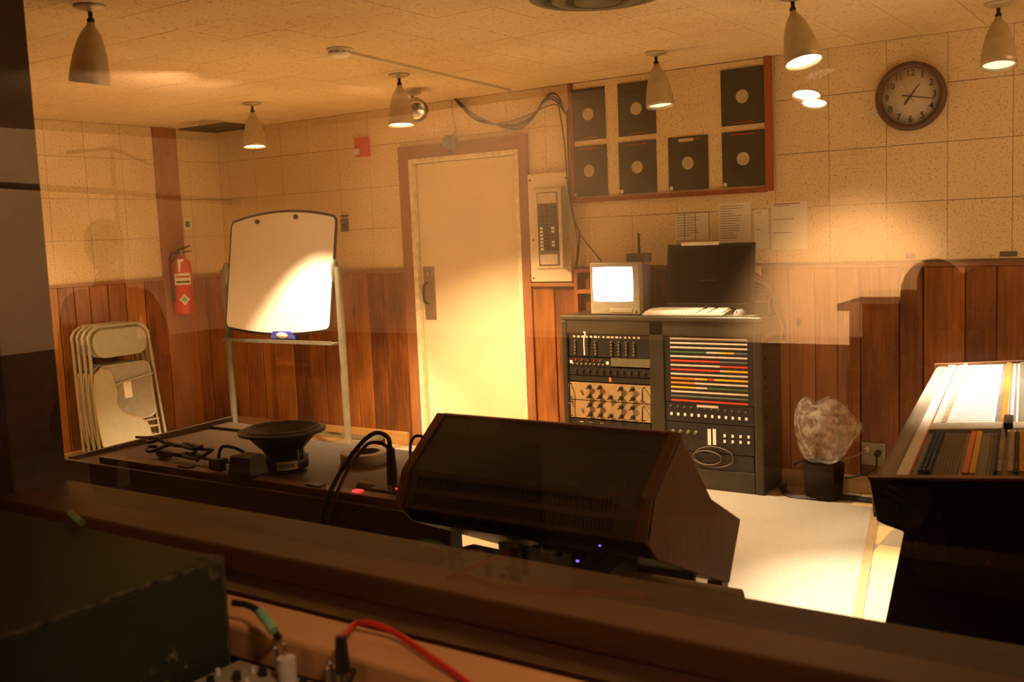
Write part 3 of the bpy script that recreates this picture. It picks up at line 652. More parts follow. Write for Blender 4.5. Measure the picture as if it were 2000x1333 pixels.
for x in (1.715, 0.525):
    MB().ell((x + (-0.03 if x > 1 else 0.03), -0.47, 1.31), 0.024, 0.036, 0.085).build('pivot_bracket', GREYM, t)
    MB().tube([(x, -0.78, 0.06), (x, -0.12, 0.06)], 0.024, 10).build('foot_bar', GREYM, t)
    for y in (-0.78, -0.12):
        MB().cyl((x-0.012, y, 0.03), (x+0.012, y, 0.03), 0.03, n=16).build('caster', BLACK, t)
MB().tube([(0.525, -0.30, 0.09), (1.715, -0.30, 0.09)], 0.018, 10).build('lower_crossbar', GREYM, t)
box('marker_tray', (0.545, -0.55, 0.795), (1.69, -0.47, 0.81), GREYM, t, 0.003); box('tray_lip', (0.545, -0.557, 0.795), (1.69, -0.55, 0.822), GREYM, t)
er = at(557, 660, 1, -0.515); t = thing('board_eraser', 'blue plastic board eraser on the whiteboard tray', 'eraser', (er.x, -0.515, 0.81))
MB().box((er.x-0.115, -0.54, 0.81), (er.x+0.115, -0.49, 0.825)).build('felt_pad', plain('felt', (0.03,0.03,0.06), 0.9), t)
mb = MB().prism([(er.x-0.125,-0.545,0.825),(er.x+0.125,-0.545,0.825),(er.x+0.12,-0.545,0.865),(er.x+0.09,-0.545,0.885),(er.x-0.09,-0.545,0.885),(er.x-0.12,-0.545,0.865)], (0,0.06,0)); mb.build('shell', BLUEP, t, bevel=0.006)
MB().lathe([(0, 0.003), (0.055, 0.002), (0.058, 0)], (er.x, -0.546, 0.854), (0, -1, 0), 20, sc=(1, 0.38)).build('oval_sticker', PAPER, t)
# ================================================================ FOLDING CHAIRS
def round_rect(w, h, r, n=5):
    o = []
    for cx_, cy_, a0 in ((w/2-r, h/2-r, 0), (-w/2+r, h/2-r, PI/2), (-w/2+r, -h/2+r, PI), (w/2-r, -h/2+r, 1.5*PI)):
        for k in range(n+1):
            a = a0 + PI/2*k/n; o.append((cx_ + r*math.cos(a), cy_ + r*math.sin(a)))
    return o
def make_chair():
    # folded tablet-arm chair; local x = thickness (out of wall), y across, z up
    t = thing('folding_chair', 'c', 'folding chair', group='folded tablet-arm chairs leaning on the left wall')
    w = 0.26
    hoop = [(0, -w-0.02, 0.02), (0, -w-0.005, 0.5), (0, -w+0.01, 0.86)] + [(0, -w+0.12-0.12*math.cos(a), 0.88+0.11*math.sin(a)) for a in (0.4, 0.8, 1.2, 1.5)] + \
           [(0, w-0.12+0.12*math.cos(a), 0.88+0.11*math.sin(a)) for a in (1.5, 1.2, 0.8, 0.4)] + [(0, w-0.01, 0.86), (0, w+0.005, 0.5), (0, w+0.03, 0.02)]
    MB().tube(hoop, 0.0125, 8).build('frame', CHAIRP, t, True)
    MB().prism([(0.0, y*1.0, z*1.0 + 0.865) for y, z in round_rect(0.45, 0.20, 0.09)], (0.012, 0, 0)).build('backrest', CHAIRP, t, True, 0.005)
    MB().prism([(0.004, y, z + 0.50) for y, z in round_rect(0.44, 0.42, 0.06)], (0.012, 0, 0)).build('seat', CHAIRD, t, True, 0.006)
    MB().tube([(0.014, y*1.0, z + 0.50) for y, z in round_rect(0.43, 0.41, 0.06)], 0.0075, 8, True).build('seat_rim', CHAIRP, t, True)
    MB().tube([(0.012, -0.215, 0.03), (0.012, -0.20, 0.62)], 0.009, 8).build('leg', CHAIRP, t, True)
    MB().tube([(0.012, 0.235, 0.03), (0.012, 0.20, 0.62)], 0.009, 8).build('leg', CHAIRP, t, True)
    for z in (0.08, 0.155, 0.22, 0.27): MB().tube([(0.012, -0.21, z), (0.012, 0.245-0.05*z, z)], 0.008, 8).build('crossbar', CHAIRP, t, True)
    MB().tube([(0.024, -0.20, 0.56), (0.024, 0.225, 0.61)], 0.007, 8).build('pivot_bar', CHAIRP, t, True)
    prof = [(-0.26,0.66),(-0.20,0.69),(-0.13,0.66),(-0.12,0.60),(-0.10,0.52),(-0.12,0.44),(-0.07,0.36),(0.03,0.31),(0.11,0.26),(0.13,0.18),(0.13,0.09),(0.09,0.03),(-0.02,0.015),(-0.13,0.02),(-0.22,0.07),(-0.27,0.16),(-0.285,0.35),(-0.285,0.52)]
    tb = MB().prism([(0.030, p.x, p.y) for p in [Vector((q.x, q.y)) for q in spline([(a_, b__, 0) for a_, b__ in prof + [prof[0]]], 4)[:-1]]], (0.010, 0, 0)).build('writing_tablet', TABLET, t, True)
    MB().tube([(0.035, p.x, p.y) for p in spline([(a_, b__, 0) for a_, b__ in prof + [prof[0]]], 3)[:-1]], 0.0062, 6, True).build('tablet_edge', plain('tablet_edge', (0.42, 0.25, 0.10), 0.5), tb, True)
    return t
base_ch = make_chair()
box('sticker', (0.0165, -0.03, 0.46), (0.018, 0.035, 0.575), PAPER, base_ch, local=True)
clab = ['folded beige tablet-arm chair, frontmost of the stack, pale sticker on seat', 'folded tablet-arm chair, second in the stack behind the frontmost one',
        'folded tablet-arm chair, third in the stack, one in front of the last', 'folded tablet-arm chair, last of the stack, closest to the left wall']
chs = [base_ch] + [copy_tree(base_ch) for _ in range(3)]
for c in chs[1:]:
    for ch in list(c.children):
        if ch.name.startswith('sticker'): bpy.data.objects.remove(ch)
for k, c in enumerate(chs):
    c.location = (0.36 - 0.058*k, -1.255 - 0.004*k, 0.0); c.rotation_euler = (0, -0.085, 0.03); c['label'] = clab[k]
# ================================================================ EQUIPMENT RACK
RY = -0.335; RB = -0.03
def R(u, v, dy=0.0): return at(u, v, 1, RY - dy)
rx0 = R(1098, 700).x; rx1 = R(1489, 700).x; rz = R(1300, 622).z
t = rack = thing('equipment_rack', 'grey metal double-bay equipment rack with rounded corners', 'equipment rack', ((rx0+rx1)/2, -0.18, 0))
bxL = (R(1111,740).x, R(1270,740).x); bxR = (R(1297,740).x, R(1472,740).x); bzt = R(1270, 655).z; bzb = R(1470, 926).z
MB().box((rx0, RY+0.004, 0.012), (rx0+0.02, RB, rz)).build('side_panel', RACKM, t, bevel=0.008)
sp = MB().box((rx1-0.02, RY+0.004, 0.012), (rx1, RB, rz)).build('side_panel', RACKM, t, bevel=0.008)
for k in range(14):
    z = 0.16 + k*0.055; MB().prism([(rx1, -0.30, z), (rx1+0.012, -0.30, z+0.006), (rx1, -0.30, z+0.03)], (0, 0.2, 0)).build('louver', RACKM, sp)
box('back_panel', (rx0+0.02, RB-0.01, 0.012), (rx1-0.02, RB, rz-0.02), RACKM, t)
MB().box((rx0-0.004, RY-0.012, rz-0.018), (rx1+0.004, RB, rz+0.012)).build('top', RACKM, t, bevel=0.012, seg=3)
MB().box((rx0, RY-0.008, 0.0), (bxL[0], RY+0.03, rz-0.018)).build('corner_stile', RACKM, t, bevel=0.012, seg=3)
MB().box((bxR[1], RY-0.008, 0.0), (rx1+0.004, RY+0.03, rz-0.018)).build('corner_stile', RACKM, t, bevel=0.014, seg=3)
box('centre_stile', (bxL[1], RY-0.002, 0.0), (bxR[0], RY+0.03, rz-0.018), RACKM, t, 0.003)
box('top_rail', (bxL[0], RY-0.002, bzt), (bxR[1], RY+0.03, rz-0.018), RACKM, t, 0.003)
box('bottom_rail', (bxL[0], RY-0.004, 0.0), (bxR[1], RY+0.03, bzb), RACKM, t, 0.003)
box('floor_pan', (rx0+0.02, RY+0.03, 0.012), (rx1-0.02, RB-0.01, 0.03), BLACKM, t)
def unit(name, label, u0, v0, u1, v1, mat, group=None, proud=0.0, cat='rack unit'):
    bx_ = bxL if u0 < 1290 else bxR
    za = R((u0+u1)/2, v0).z; zb = R((u0+u1)/2, v1).z
    xa = max(R(u0, (v0+v1)/2).x, bx_[0]); xb = min(R(u1, (v0+v1)/2).x, bx_[1])
    y = RY + 0.006 - proud
    o = thing(name, label, cat, ((xa+xb)/2, y, zb), group=group)
    box('faceplate', (xa+0.001, y, zb+0.001), (xb-0.001, y+0.006, za-0.001), mat, o)
    box('chassis', (xa+0.015, y+0.006, zb+0.003), (xb-0.015, RB-0.03, za-0.003), BLACKM, o)
    return o, xa, xb, za, zb, y
def knobs(o, xs, zs, y, r, d, mat, name='knob'):
    for x in xs:
        for z in zs: MB().cyl((x, y, z), (x, y-d, z), r, r*0.8, 10).build(name, mat, o)
lin = lambda a, b, n: [a + (b-a)*k/(n-1) for k in range(n)]
o, xa, xb, za, zb, y = unit('knob_module_unit', 'black rack unit with columns of tiny knobs at top of left bay', 1111, 654, 1270, 699, BLACK)
for c in (0.08, 0.24, 0.34, 0.54, 0.63, 0.72, 0.81): knobs(o, [xa+(xb-xa)*c], lin(zb+0.02, za-0.045, 5), y, 0.0065, 0.012, plain('knob_grey_%d' % int(c*100), (0.16, 0.13, 0.09), 0.4))
mb = MB(); rnd = random.Random(5)
for k in range(16): 
    x = xa + 0.03 + (xb-xa-0.08)*k/16; mb.box((x, y-0.0012, za-0.022), (x+rnd.uniform(0.008, 0.02), y, za-0.011))
tag(mb.build('channel_labels', CREAML, o), kind='stuff')
p0, p1 = R(1141, 649, 0.015), R(1141, 694, 0.015)
cable('white_strap', [p0 + Vector((-0.004,0,0.0)), p0 + Vector((0.008,0,-0.01)), (p0+p1)/2 + Vector((0.0,0,0.02)), p1 + Vector((0.004,0,0))], 0.0055, PAPER, 'white strap hanging in front of the topmost left rack unit', 'strap')
o, xa, xb, za, zb, y = unit('half_width_unit', 'narrow rack unit with small bright knobs and square labels in left bay', 1111, 699, 1192, 717, BLACK)
knobs(o, lin(xa+0.03, xb-0.05, 8), [zb+0.017], y, 0.005, 0.01, plain('small_pot', (0.35, 0.28, 0.2), 0.4)); knobs(o, lin(xa+0.05, xb-0.07, 5), [za-0.016], y, 0.005, 0.01, REDL)
for x in (xa+0.005, xb-0.032): box('square_label', (x, y-0.001, zb+0.018), (x+0.018, y, zb+0.036), PAPER, o)
o, *_r = unit('blank_panel', 'blank olive filler panel in the left rack bay', 1192, 701, 1270, 718, OLIVE)
o, xa, xb, za, zb, y = unit('compressor_unit', 'black rack unit with a row of round dials above the tan panels', 1111, 719, 1270, 736, BLACK)
for x in lin(xa+0.05, xb-0.04, 11): MB().cyl((x, y, (za+zb)/2), (x, y-0.014, (za+zb)/2), 0.013, 0.010, 14).build('dial', BLACKM, o)
for x in lin(xa+0.05, xb-0.04, 11): MB().cyl((x, y-0.014, (za+zb)/2), (x, y-0.0155, (za+zb)/2), 0.004, n=8).build('dial_cap', CHROME, o)
o, xa, xb, za, zb, y = unit('dark_shelf_unit', 'dark recessed rack unit with a small orange label in left bay', 1111, 737, 1270, 748, BLACK)
box('orange_label', (xa+0.28, y-0.001, zb+0.004), (xa+0.295, y, za-0.004), ORANGE, o)
for q, (v0, v1, lab) in enumerate(((750, 785, 'upper tan rack equalizer with rows of black pointer knobs'), (786, 821, 'lower tan rack equalizer with rows of black pointer knobs'))):
    o, xa, xb, za, zb, y = unit('equalizer_unit', lab, 1111, v0, 1270, v1, TAN, 'tan equalizers in the left rack bay')
    for c in (0.26, 0.39, 0.52, 0.65, 0.79):
        for z in (za-0.026, zb+0.026):
            if c == 0.52 and z == za-0.026: continue
            x = xa + (xb-xa)*c
            kb = MB().cyl((x, y, z), (x, y-0.012, z), 0.0135, 0.012, 12).build('knob', BLACK, o)
            MB().hexa([(x-0.019,y-0.012,z-0.011),(x-0.012,y-0.012,z-0.016),(x-0.012,y-0.02,z-0.016),(x-0.019,y-0.02,z-0.011),(x+0.012,y-0.012,z+0.016),(x+0.019,y-0.012,z+0.011),(x+0.019,y-0.02,z+0.011),(x+0.012,y-0.02,z+0.016)]).build('pointer', BLACK, kb)
    for x in (xa+0.012, xb-0.04):
        MB().tube([(x, y, zb+0.012), (x, y-0.03, zb+0.014), (x, y-0.03, za-0.014), (x, y, za-0.012)], 0.004, 8).build('handle', BLACKM, o)
    MB().cyl((xa+0.085, y, (za+zb)/2), (xa+0.085, y-0.01, (za+zb)/2), 0.008, n=10).build('toggle', CHROME, o)
    MB().cyl((xb-0.065, y, zb+0.02), (xb-0.065, y-0.006, zb+0.02), 0.005, n=10).build('indicator', CHROME, o)
o, xa, xb, za, zb, y = unit('display_unit', 'black rack unit with short bright dashes at the bottom of left bay', 1111, 823, 1270, 842, BLACK)
mb = MB()
for k in (0.12, 0.24, 0.38): mb.box((xa+(xb-xa)*k, y-0.001, za-0.02), (xa+(xb-xa)*k+0.025, y, za-0.016))
mb.build('bright_dashes', CREAML, o)
o, *_r = unit('lower_left_unit', 'plain black panel closing the foot of the left rack bay', 1111, 843, 1270, 925, BLACK)
# patchbay
o, xa, xb, za, zb, y = unit('patchbay', 'black patchbay with coloured designation strips filling the right rack bay', 1297, 657, 1472, 790, BLACK)
PX = lambda f: xa + 0.04 + (xb-xa-0.075)*f
W_, R_, G_, Y_, D_, O_ = CREAML, REDL, GREENL, YELLOW, SLATE, ORANGE
strips = [[(W_,1)], [(W_,1)], [(W_,1)], [(G_,.48),(W_,.65),(Y_,.83),(D_,1)], [(W_,1)], [(R_,.65),(D_,1)], [(W_,.65),(R_,1)], [(R_,.65),(W_,.7),(Y_,1)], [(W_,1)],
          [(O_,.32),(W_,.37),(Y_,.48),(R_,.57),(Y_,1)], [(O_,.32),(W_,1)], [(Y_,.33),(W_,.48),(G_,1)], [(W_,1)], [(D_,1)], [(R_,1)]]
zs = lin(za-0.018, zb+0.012, len(strips))
jb = MB()
for z, st in zip(zs, strips):
    a = 0
    for mt, e_ in st:
        box('designation_strip', (PX(a), y-0.0025, z-0.005), (PX(e_), y, z+0.005), mt, o); a = e_
    for k in range(48): x = PX((k+0.5)/48); jb.cyl((x, y, z-0.0115), (x, y-0.003, z-0.0115), 0.0035, 0.003, 6)
tag(jb.build('jack_sockets', plain('jack_brass', (0.12, 0.09, 0.05), 0.4, 0.6), o), kind='stuff')
o, xa, xb, za, zb, y = unit('switch_panel', 'black panel with a row of twelve white square switches under the patchbay', 1297, 791, 1472, 828, BLACK)
for k in range(12):
    p = R(1311 + 13.3*k, 808.5 + 1.0*k); box('square_switch', (p.x-0.007, y-0.004, p.z-0.008), (p.x+0.007, y, p.z+0.008), PAPER, o)
p = R(1381, 795); box('title_label', (p.x-0.065, y-0.001, p.z-0.007), (p.x+0.065, y, p.z+0.007), CREAML, o)
mb = MB()
for k in range(12): q = R(1310+13.3*k, 793+1.2*k); mb.cyl((q.x, y, q.z), (q.x, y-0.008, q.z), 0.005, n=8)
mb.build('lamp_caps', OLIVE, o)
o, xa, xb, za, zb, y = unit('fader_panel', 'black panel with two white upright fader strips and square buttons', 1297, 829, 1472, 885, BLACK)
for u in (1384.5, 1394.5):
    a = R(u, 839); b = R(u, 870); box('fader_strip', (a.x-0.010, y-0.002, b.z), (a.x+0.010, y, a.z), PAPER, o)
for r_ in (852, 863):
    for k in range(4): p = R(1415 + 15.6*k, r_ + 0.9*k); box('square_button', (p.x-0.007, y-0.004, p.z-0.008), (p.x+0.007, y, p.z+0.008), PAPER, o)
for k in range(4):
    p = R(1314 + 15*k, 843 + k); MB().cyl((p.x, y, p.z), (p.x, y-0.016, p.z), 0.013, 0.009, 12).build('knob', OLIVE, o)
o, xa, xb, za, zb, y = unit('lower_right_unit', 'plain black panel closing the foot of the right rack bay', 1297, 886, 1472, 926, BLACK)
def loops(cx_, cz_, y, r, k): return [(cx_ + r*(1.25+0.1*k)*math.cos(a), y - 0.006 - 0.004*k, cz_ + r*0.62*math.sin(a) - 0.008*k) for a in [i*PI/8 + k for i in range(17)]]
c0 = R(1395, 893)
for k, lab in enumerate(('outer loop of dark patch cable hanging in the right rack bay', 'inner loop of dark patch cable hanging in the right rack bay')):
    cable('patch_cable', loops(c0.x - 0.04*k, c0.z, RY, 0.095 - 0.03*k, k), 0.004, plain('brown_cable_%d' % k, (0.09, 0.05, 0.025), 0.5), lab, 'cable', group='looped cables inside the rack')
# ================================================================ ON THE RACK
TZ = rz + 0.012
# tube monitor
my = -0.295; a = at(1151, 514, 1, my); b = at(1250, 608, 1, my); x0_, x1_ = a.x, b.x; z1_ = a.z + 0.0
z0_ = TZ + 0.004
t = thing('tube_monitor', 'small beige tube monitor with glowing white screen on the rack', 'monitor', ((x0_+x1_)/2, -0.17, TZ))
MB().hexa([(x0_,my,z0_),(x1_,my,z0_),(x1_,my+0.05,z0_),(x0_,my+0.05,z0_),(x0_,my,z1_),(x1_,my,z1_),(x1_,my+0.05,z1_),(x0_,my+0.05,z1_)]).build('front_bezel', BEIGE, t, bevel=0.006)
MB().hexa([(x0_+.008,my+.05,z0_),(x1_-.004,my+.05,z0_),(x1_-.03,-0.045,z0_+0.02),(x0_+.03,-0.045,z0_+0.02),(x0_+.008,my+.05,z1_-.006),(x1_-.004,my+.05,z1_-.006),(x1_-.03,-0.045,z1_-.04),(x0_+.03,-0.045,z1_-.04)]).build('rear_housing', plain('monitor_rear', (0.16, 0.14, 0.11), 0.5), t, bevel=0.005)
sa = at(1156.5, 522, 1, my); sb = at(1238, 590, 1, my); sw, sh = sb.x-sa.x, sa.z-sb.z; scx, scz = (sa.x+sb.x)/2, (sa.z+sb.z)/2
scr = MB(); gx, gz = 10, 10; vs = []
for i in range(gx+1):
    for j in range(gz+1):
        fx, fz = i/gx*2-1, j/gz*2-1; k = 1 - 0.03*fz*fz; kz = 1 - 0.03*fx*fx
        vs.append((scx + fx*sw/2*k, my - 0.0015 - 0.008*(1-fx*fx)*(1-fz*fz), scz + fz*sh/2*kz))
scr.add(vs, [(i*(gz+1)+j, (i+1)*(gz+1)+j, (i+1)*(gz+1)+j+1, i*(gz+1)+j+1) for i in range(gx) for j in range(gz)], True).build('screen', SCREEN, t)
box('control_door', (scx-0.02, my-0.003, z0_+0.012), (x1_-0.05, my, z0_+0.035), plain('beige_light', (0.45,0.4,0.3), 0.4), t, 0.002)
MB().cyl((x1_-0.03, my, z0_+0.022), (x1_-0.03, my-0.006, z0_+0.022), 0.008, n=12).build('power_button', BEIGE, t)
# black box with antenna on the tube monitor
a = at(1226, 497, 1, -0.2); b = at(1265, 512, 1, -0.2)
t = thing('wireless_receiver', 'small dark box with upright antenna on top of tube monitor', 'receiver', ((a.x+b.x)/2, -0.2, z1_))
zq = z1_ - 0.006
box('case', (a.x, -0.22, zq), (b.x, -0.14, zq+0.055), plain('receiver_grey', (0.10, 0.095, 0.075), 0.5), t, 0.003)
MB().cyl((a.x+0.072, -0.19, zq+0.055), (a.x+0.072, -0.19, zq+0.175), 0.0075, 0.007, 10).build('antenna', BLACK, t)
# keyboard
t = thing('keyboard', 'pale computer keyboard lying on the front of the rack', 'keyboard', (4.2, -0.27, TZ))
ka = at(1254, 614, 1, -0.335).x; kb_ = at(1412, 618, 1, -0.335).x
ky0, ky1 = -0.338, -0.195
MB().hexa([(ka,ky0,TZ),(kb_,ky0,TZ),(kb_,ky1,TZ),(ka,ky1,TZ),(ka,ky0,TZ+0.014),(kb_,ky0,TZ+0.014),(kb_,ky1,TZ+0.034),(ka,ky1,TZ+0.034)]).build('case', BEIGE, t, bevel=0.004)
n_k = 22
for r_ in range(6):
    y_ = ky0 + 0.012 + 0.0215*r_; zk = TZ + 0.014 + 0.02*(y_-ky0)/(ky1-ky0)
    for k in range(n_k):
        if k in (15, 18): continue
        x_ = ka + 0.012 + (kb_-ka-0.022)*k/n_k; w_ = (kb_-ka-0.022)/n_k
        if r_ == 0 and 4 <= k <= 9:
            if k == 4: MB().box((x_, y_, zk), (x_+w_*6-0.003, y_+0.018, zk+0.010)).build('key', KEYW, t)
            continue
        MB().box((x_, y_, zk), (x_+w_-0.003, y_+0.018, zk+0.010)).build('key', KEYW, t)
# flat monitor
ly = -0.165; a = at(1300, 475, 1, ly); b = at(1470, 478, 1, ly); c = at(1290, 590, 1, ly); d = at(1467, 592, 1, ly)
t = thing('flat_monitor', 'wide black flat-panel monitor standing at the back of the rack', 'monitor', ((a.x+b.x)/2, ly, TZ))
xa, xb, zt_, zb_ = a.x - 0.002, b.x, (a.z+b.z)/2, TZ + 0.035
lean = 0.05
def lp(x, z, o=0): return Vector((x, ly + lean*(z - zb_)/(zt_-zb_) - 0.02 + o, z))
PB = plain('monitor_screen', (0.012, 0.009, 0.007), 0.12)
MB().hexa([lp(xa,zb_), lp(xb,zb_), lp(xb,zb_,0.025), lp(xa,zb_,0.025), lp(xa,zt_), lp(xb,zt_), lp(xb,zt_,0.025), lp(xa,zt_,0.025)]).build('bezel', BLACK, t, bevel=0.004)
MB().hexa([lp(xa+.018,zb_+.03,-.001), lp(xb-.018,zb_+.03,-.001), lp(xb-.018,zb_+.03,.004), lp(xa+.018,zb_+.03,.004), lp(xa+.018,zt_-.022,-.001), lp(xb-.018,zt_-.022,-.001), lp(xb-.018,zt_-.022,.004), lp(xa+.018,zt_-.022,.004)]).build('screen', PB, t)
MB().hexa([lp(xa+.0,zb_+.024,-.003), lp(xb-.03,zb_+.024,-.003), lp(xb-.03,zb_+.024,.002), lp(xa,zb_+.024,.002), lp(xa,zb_+.029,-.003), lp(xb-.03,zb_+.029,-.003), lp(xb-.03,zb_+.029,.002), lp(xa,zb_+.029,.002)]).build('bezel_line', CHROME, t)
text_mesh('brand_letters', 'DELL', 0.016, CHROME, t, lp((xa+xb)/2, zb_+.012, -.002), (PI/2, 0, 0))
xl = at(1334, 477, 1, ly+lean).x; xr_ = at(1407, 477, 1, ly+lean).x
box('light_bar', (xl, ly+lean-0.03, zt_-0.008), (xr_, ly+lean-0.005, zt_+0.012), KEYW, t, 0.003)
box('neck', ((xa+xb)/2-0.05, ly, TZ+0.01), ((xa+xb)/2+0.05, ly+0.02, TZ+0.2), BLACK, t)
MB().lathe([(0,0.012),(0.11,0.008),(0.12,0)], ((xa+xb)/2, ly+0.01, TZ), n=28, sc=(1.1,0.62)).build('base', BLACK, t)
# mouse pad and mouse
pa = at(1404, 617, 2, TZ+0.003)
o = tag(box('mouse_pad', (4.44, -0.335, TZ), (4.68, -0.21, TZ+0.004), OLIVE, None, 0.001), 'thin olive mouse pad on the right front of the rack', 'mouse pad')
mx = at(1443, 612, 1, -0.29).x; t = thing('computer_mouse', 'small silver computer mouse on the pad', 'mouse', (mx, -0.28, TZ+0.004))
mb = MB(); mb.lathe([(0.0, 0.036), (0.012, 0.0345), (0.022, 0.028), (0.030, 0.015), (0.031, 0)], (mx, -0.28, TZ+0.004), n=20, sc=(1, 1.5)); mb.build('shell', plain('mouse_silver', (0.42, 0.36, 0.32), 0.3, 0.3), t)
MB().cyl((mx-0.003, -0.318, TZ+0.027), (mx+0.003, -0.318, TZ+0.027), 0.006, n=10).build('wheel', BLACK, t)
# cabling heap behind right of monitor
labs = ['red brown cable arching highest behind the flat monitor', 'orange brown cable arching behind flat monitor toward the rack edge', 'tan cable looping beside the right edge of flat monitor', 'black cable looping low beside the right edge of flat monitor', 'dark red cable falling over the rear corner of the rack', 'black cable falling over the rear corner of the rack']
CM = [plain('dark_red_cable', (0.2, 0.02, 0.01), 0.5), plain('rust_cable', (0.18, 0.06, 0.02), 0.5), TAN, RUBBER, plain('maroon_cable', (0.08, 0.012, 0.008), 0.5), RUBBER]
for k in range(6):
    h_ = 0.22 - 0.02*k
    cable('monitor_cable', [(4.44+0.02*k, -0.08, TZ+0.15), (4.50+0.012*k, -0.07-0.01*k, TZ+h_+0.02), (4.60+0.014*k, -0.06-0.015*k, TZ+h_), (4.68+0.012*k, -0.07-0.01*k, TZ+h_*0.6), (4.70+0.01*k, -0.08-0.01*k, TZ+0.03), (4.735+0.005*k, -0.075, TZ-0.06), (4.73+0.004*k, -0.05, TZ-0.16)], 0.007, CM[k], labs[k], 'cable', group='cables heaped behind the flat monitor')
t = thing('mains_adapter', 'dark adapter block with pale edges right of the flat monitor', 'adapter', (4.66, -0.14, TZ))
box('body', (4.56, -0.17, TZ), (4.71, -0.10, TZ+0.075), BLACK, t, 0.003); MB().tube([(4.56,-0.172,TZ+0.004),(4.56,-0.172,TZ+0.07),(4.71,-0.172,TZ+0.074),(4.71,-0.172,TZ+0.01)], 0.0022, 6).build('edge_trim', CHROME, t)
a = at(1477, 530, 1, -0.02); tag(box('wall_jack', (a.x-0.03, -0.035, a.z-0.03), (a.x+0.03, -0.021, a.z+0.03), CREAM, None, 0.003), 'small cream wall jack plate peeking beside the flat monitor', 'wall plate')
# ================================================================ BAG / BIN
t = thing('trash_bag', 'crumpled translucent plastic bag bulging beside the rack near the wall', 'plastic bag', (5.02, -0.25, 0.0))
rnd = random.Random(11); vs = []; nb, mb_ = 26, 16
outl = [(1558,898,0.02),(1575,900,0.075),(1590,893,0.10),(1585,875,0.13),(1583,855,0.14),(1584,835,0.15),(1590,815,0.165),(1600,800,0.15),(1590,785,0.12)]
prof = [(0.0,0.205),(0.05,0.20),(0.09,0.215),(0.115,0.25),(0.13,0.30),(0.142,0.35),(0.15,0.40),(0.152,0.45),(0.135,0.50),(0.11,0.535),(0.08,0.55),(0.05,0.53),(0.03,0.48)]
for j, (r_, z) in enumerate(prof):
    for i in range(nb):
        a = 2*PI*i/nb; q = 1 + 0.07*math.sin(3*a + z*9) + 0.05*math.sin(7*a - z*16) + rnd.uniform(-0.02, 0.02)
        tip = max(0, math.cos(a - 0.05))**3 * max(0, 1 - abs(z-0.40)/0.13)*0.55
        vs.append((5.02 + r_*q*(1+tip)*math.cos(a), -0.22 + 0.85*r_*q*math.sin(a), z + 0.02*math.sin(3*a+j*.4)*min(1, j/4)))
MB().add(vs, [(j*nb+i, j*nb+(i+1) % nb, (j+1)*nb+(i+1) % nb, (j+1)*nb+i) for j in range(len(prof)-1) for i in range(nb)], True).build('bag_film', FILM, t, sub=1)
for k in range(5):
    a = -2.4 + 0.45*k; MB().tube(spline([(5.02+0.155*math.cos(a), -0.22+0.14*math.sin(a), 0.47), (5.02+0.152*math.cos(a+.25), -0.22+0.135*math.sin(a+.25), 0.36), (5.02+0.115*math.cos(a+.6), -0.22+0.105*math.sin(a+.6), 0.25)]), 0.0022, 6).build('fold_crease', FILM, t)
MB().lathe([(0, 0.0), (0.085, 0.0), (0.10, 0.02), (0.112, 0.2), (0.108, 0.2), (0.095, 0.03), (0, 0.02)], (5.02, -0.22, 0.0), n=24, sc=(1, .85)).build('bin', plain('bin_dark', (0.008, 0.004, 0.002), 0.95, spec=0.05), t)
# ================================================================ RUG
ra, rb, rc = at(1480, 966, 2, 0.008), at(1702, 991, 2, 0.008), at(1660, 1218, 2, 0.008)
far = (ra.y+rb.y)/2
dx = (rc.x - rb.x)/(rc.y - rb.y)
yn = -3.9
pl = [(4.35, far, 0.0), (rb.x+0.02, far, 0.0), (rb.x+0.02+dx*(yn-rb.y), yn, 0.0), (4.35, yn, 0.0)]
t = thing('floor_rug', 'grey carpet runner on the floor before the rack', 'rug', (4.8, -1.5, 0))
MB().prism(pl[::-1], (0, 0, 0.008)).build('carpet', CARPET, t)
p, q = Vector(pl[1]), Vector(pl[2]); sd_ = Vector((0.02, 0, 0))
MB().prism([q + Vector((-0.018,0,0.008)), q + Vector((0.022,0,0.008)), p + Vector((0.022,0,0.008)), p + Vector((-0.018,0,0.008))], (0, 0, 0.0012)).build('edge_tape', TAN, t)
# ================================================================ DESK
DZ = 0.75; dx0, dx1, dy0, dy1 = 3.235, 5.02, -3.53, -2.885
t = thing('side_desk', 'low dark wooden desk with raised rim in front of the window', 'desk', (4.1, -3.2, 0))
box('desktop', (dx0, dy0, DZ-0.035), (dx1, dy1, DZ), DESKW, t, 0.003)
MB().hexa([(dx0-0.02,dy0,DZ-0.035),(dx0,dy0,DZ-0.035),(dx0,dy1+0.12,DZ-0.035),(dx0-0.02,dy1+0.12,DZ-0.035),(dx0-0.02,dy0,DZ+0.012),(dx0,dy0,DZ+0.012),(dx0,dy1+0.12,DZ+0.03),(dx0-0.02,dy1+0.12,DZ+0.03)]).build('left_rim', DESKW, t)
box('front_rim', (dx0-0.02, dy0-0.02, DZ-0.08), (dx1, dy0, DZ+0.006), DESKW, t, 0.002)
box('right_rim', (dx1-0.022, dy0, DZ), (dx1, dy1, DZ+0.02), DESKW, t, 0.002)
box('back_board', (dx0, dy1, DZ-0.1), (dx0+0.35, dy1+0.10, DZ+0.01), DESKW, t)
for x in (dx0+0.03, dx1-0.06):
    for y in (dy0+0.02, dy1-0.06): box('leg', (x, y, 0), (x+0.04, y+0.04, DZ-0.035), DESKW, t)
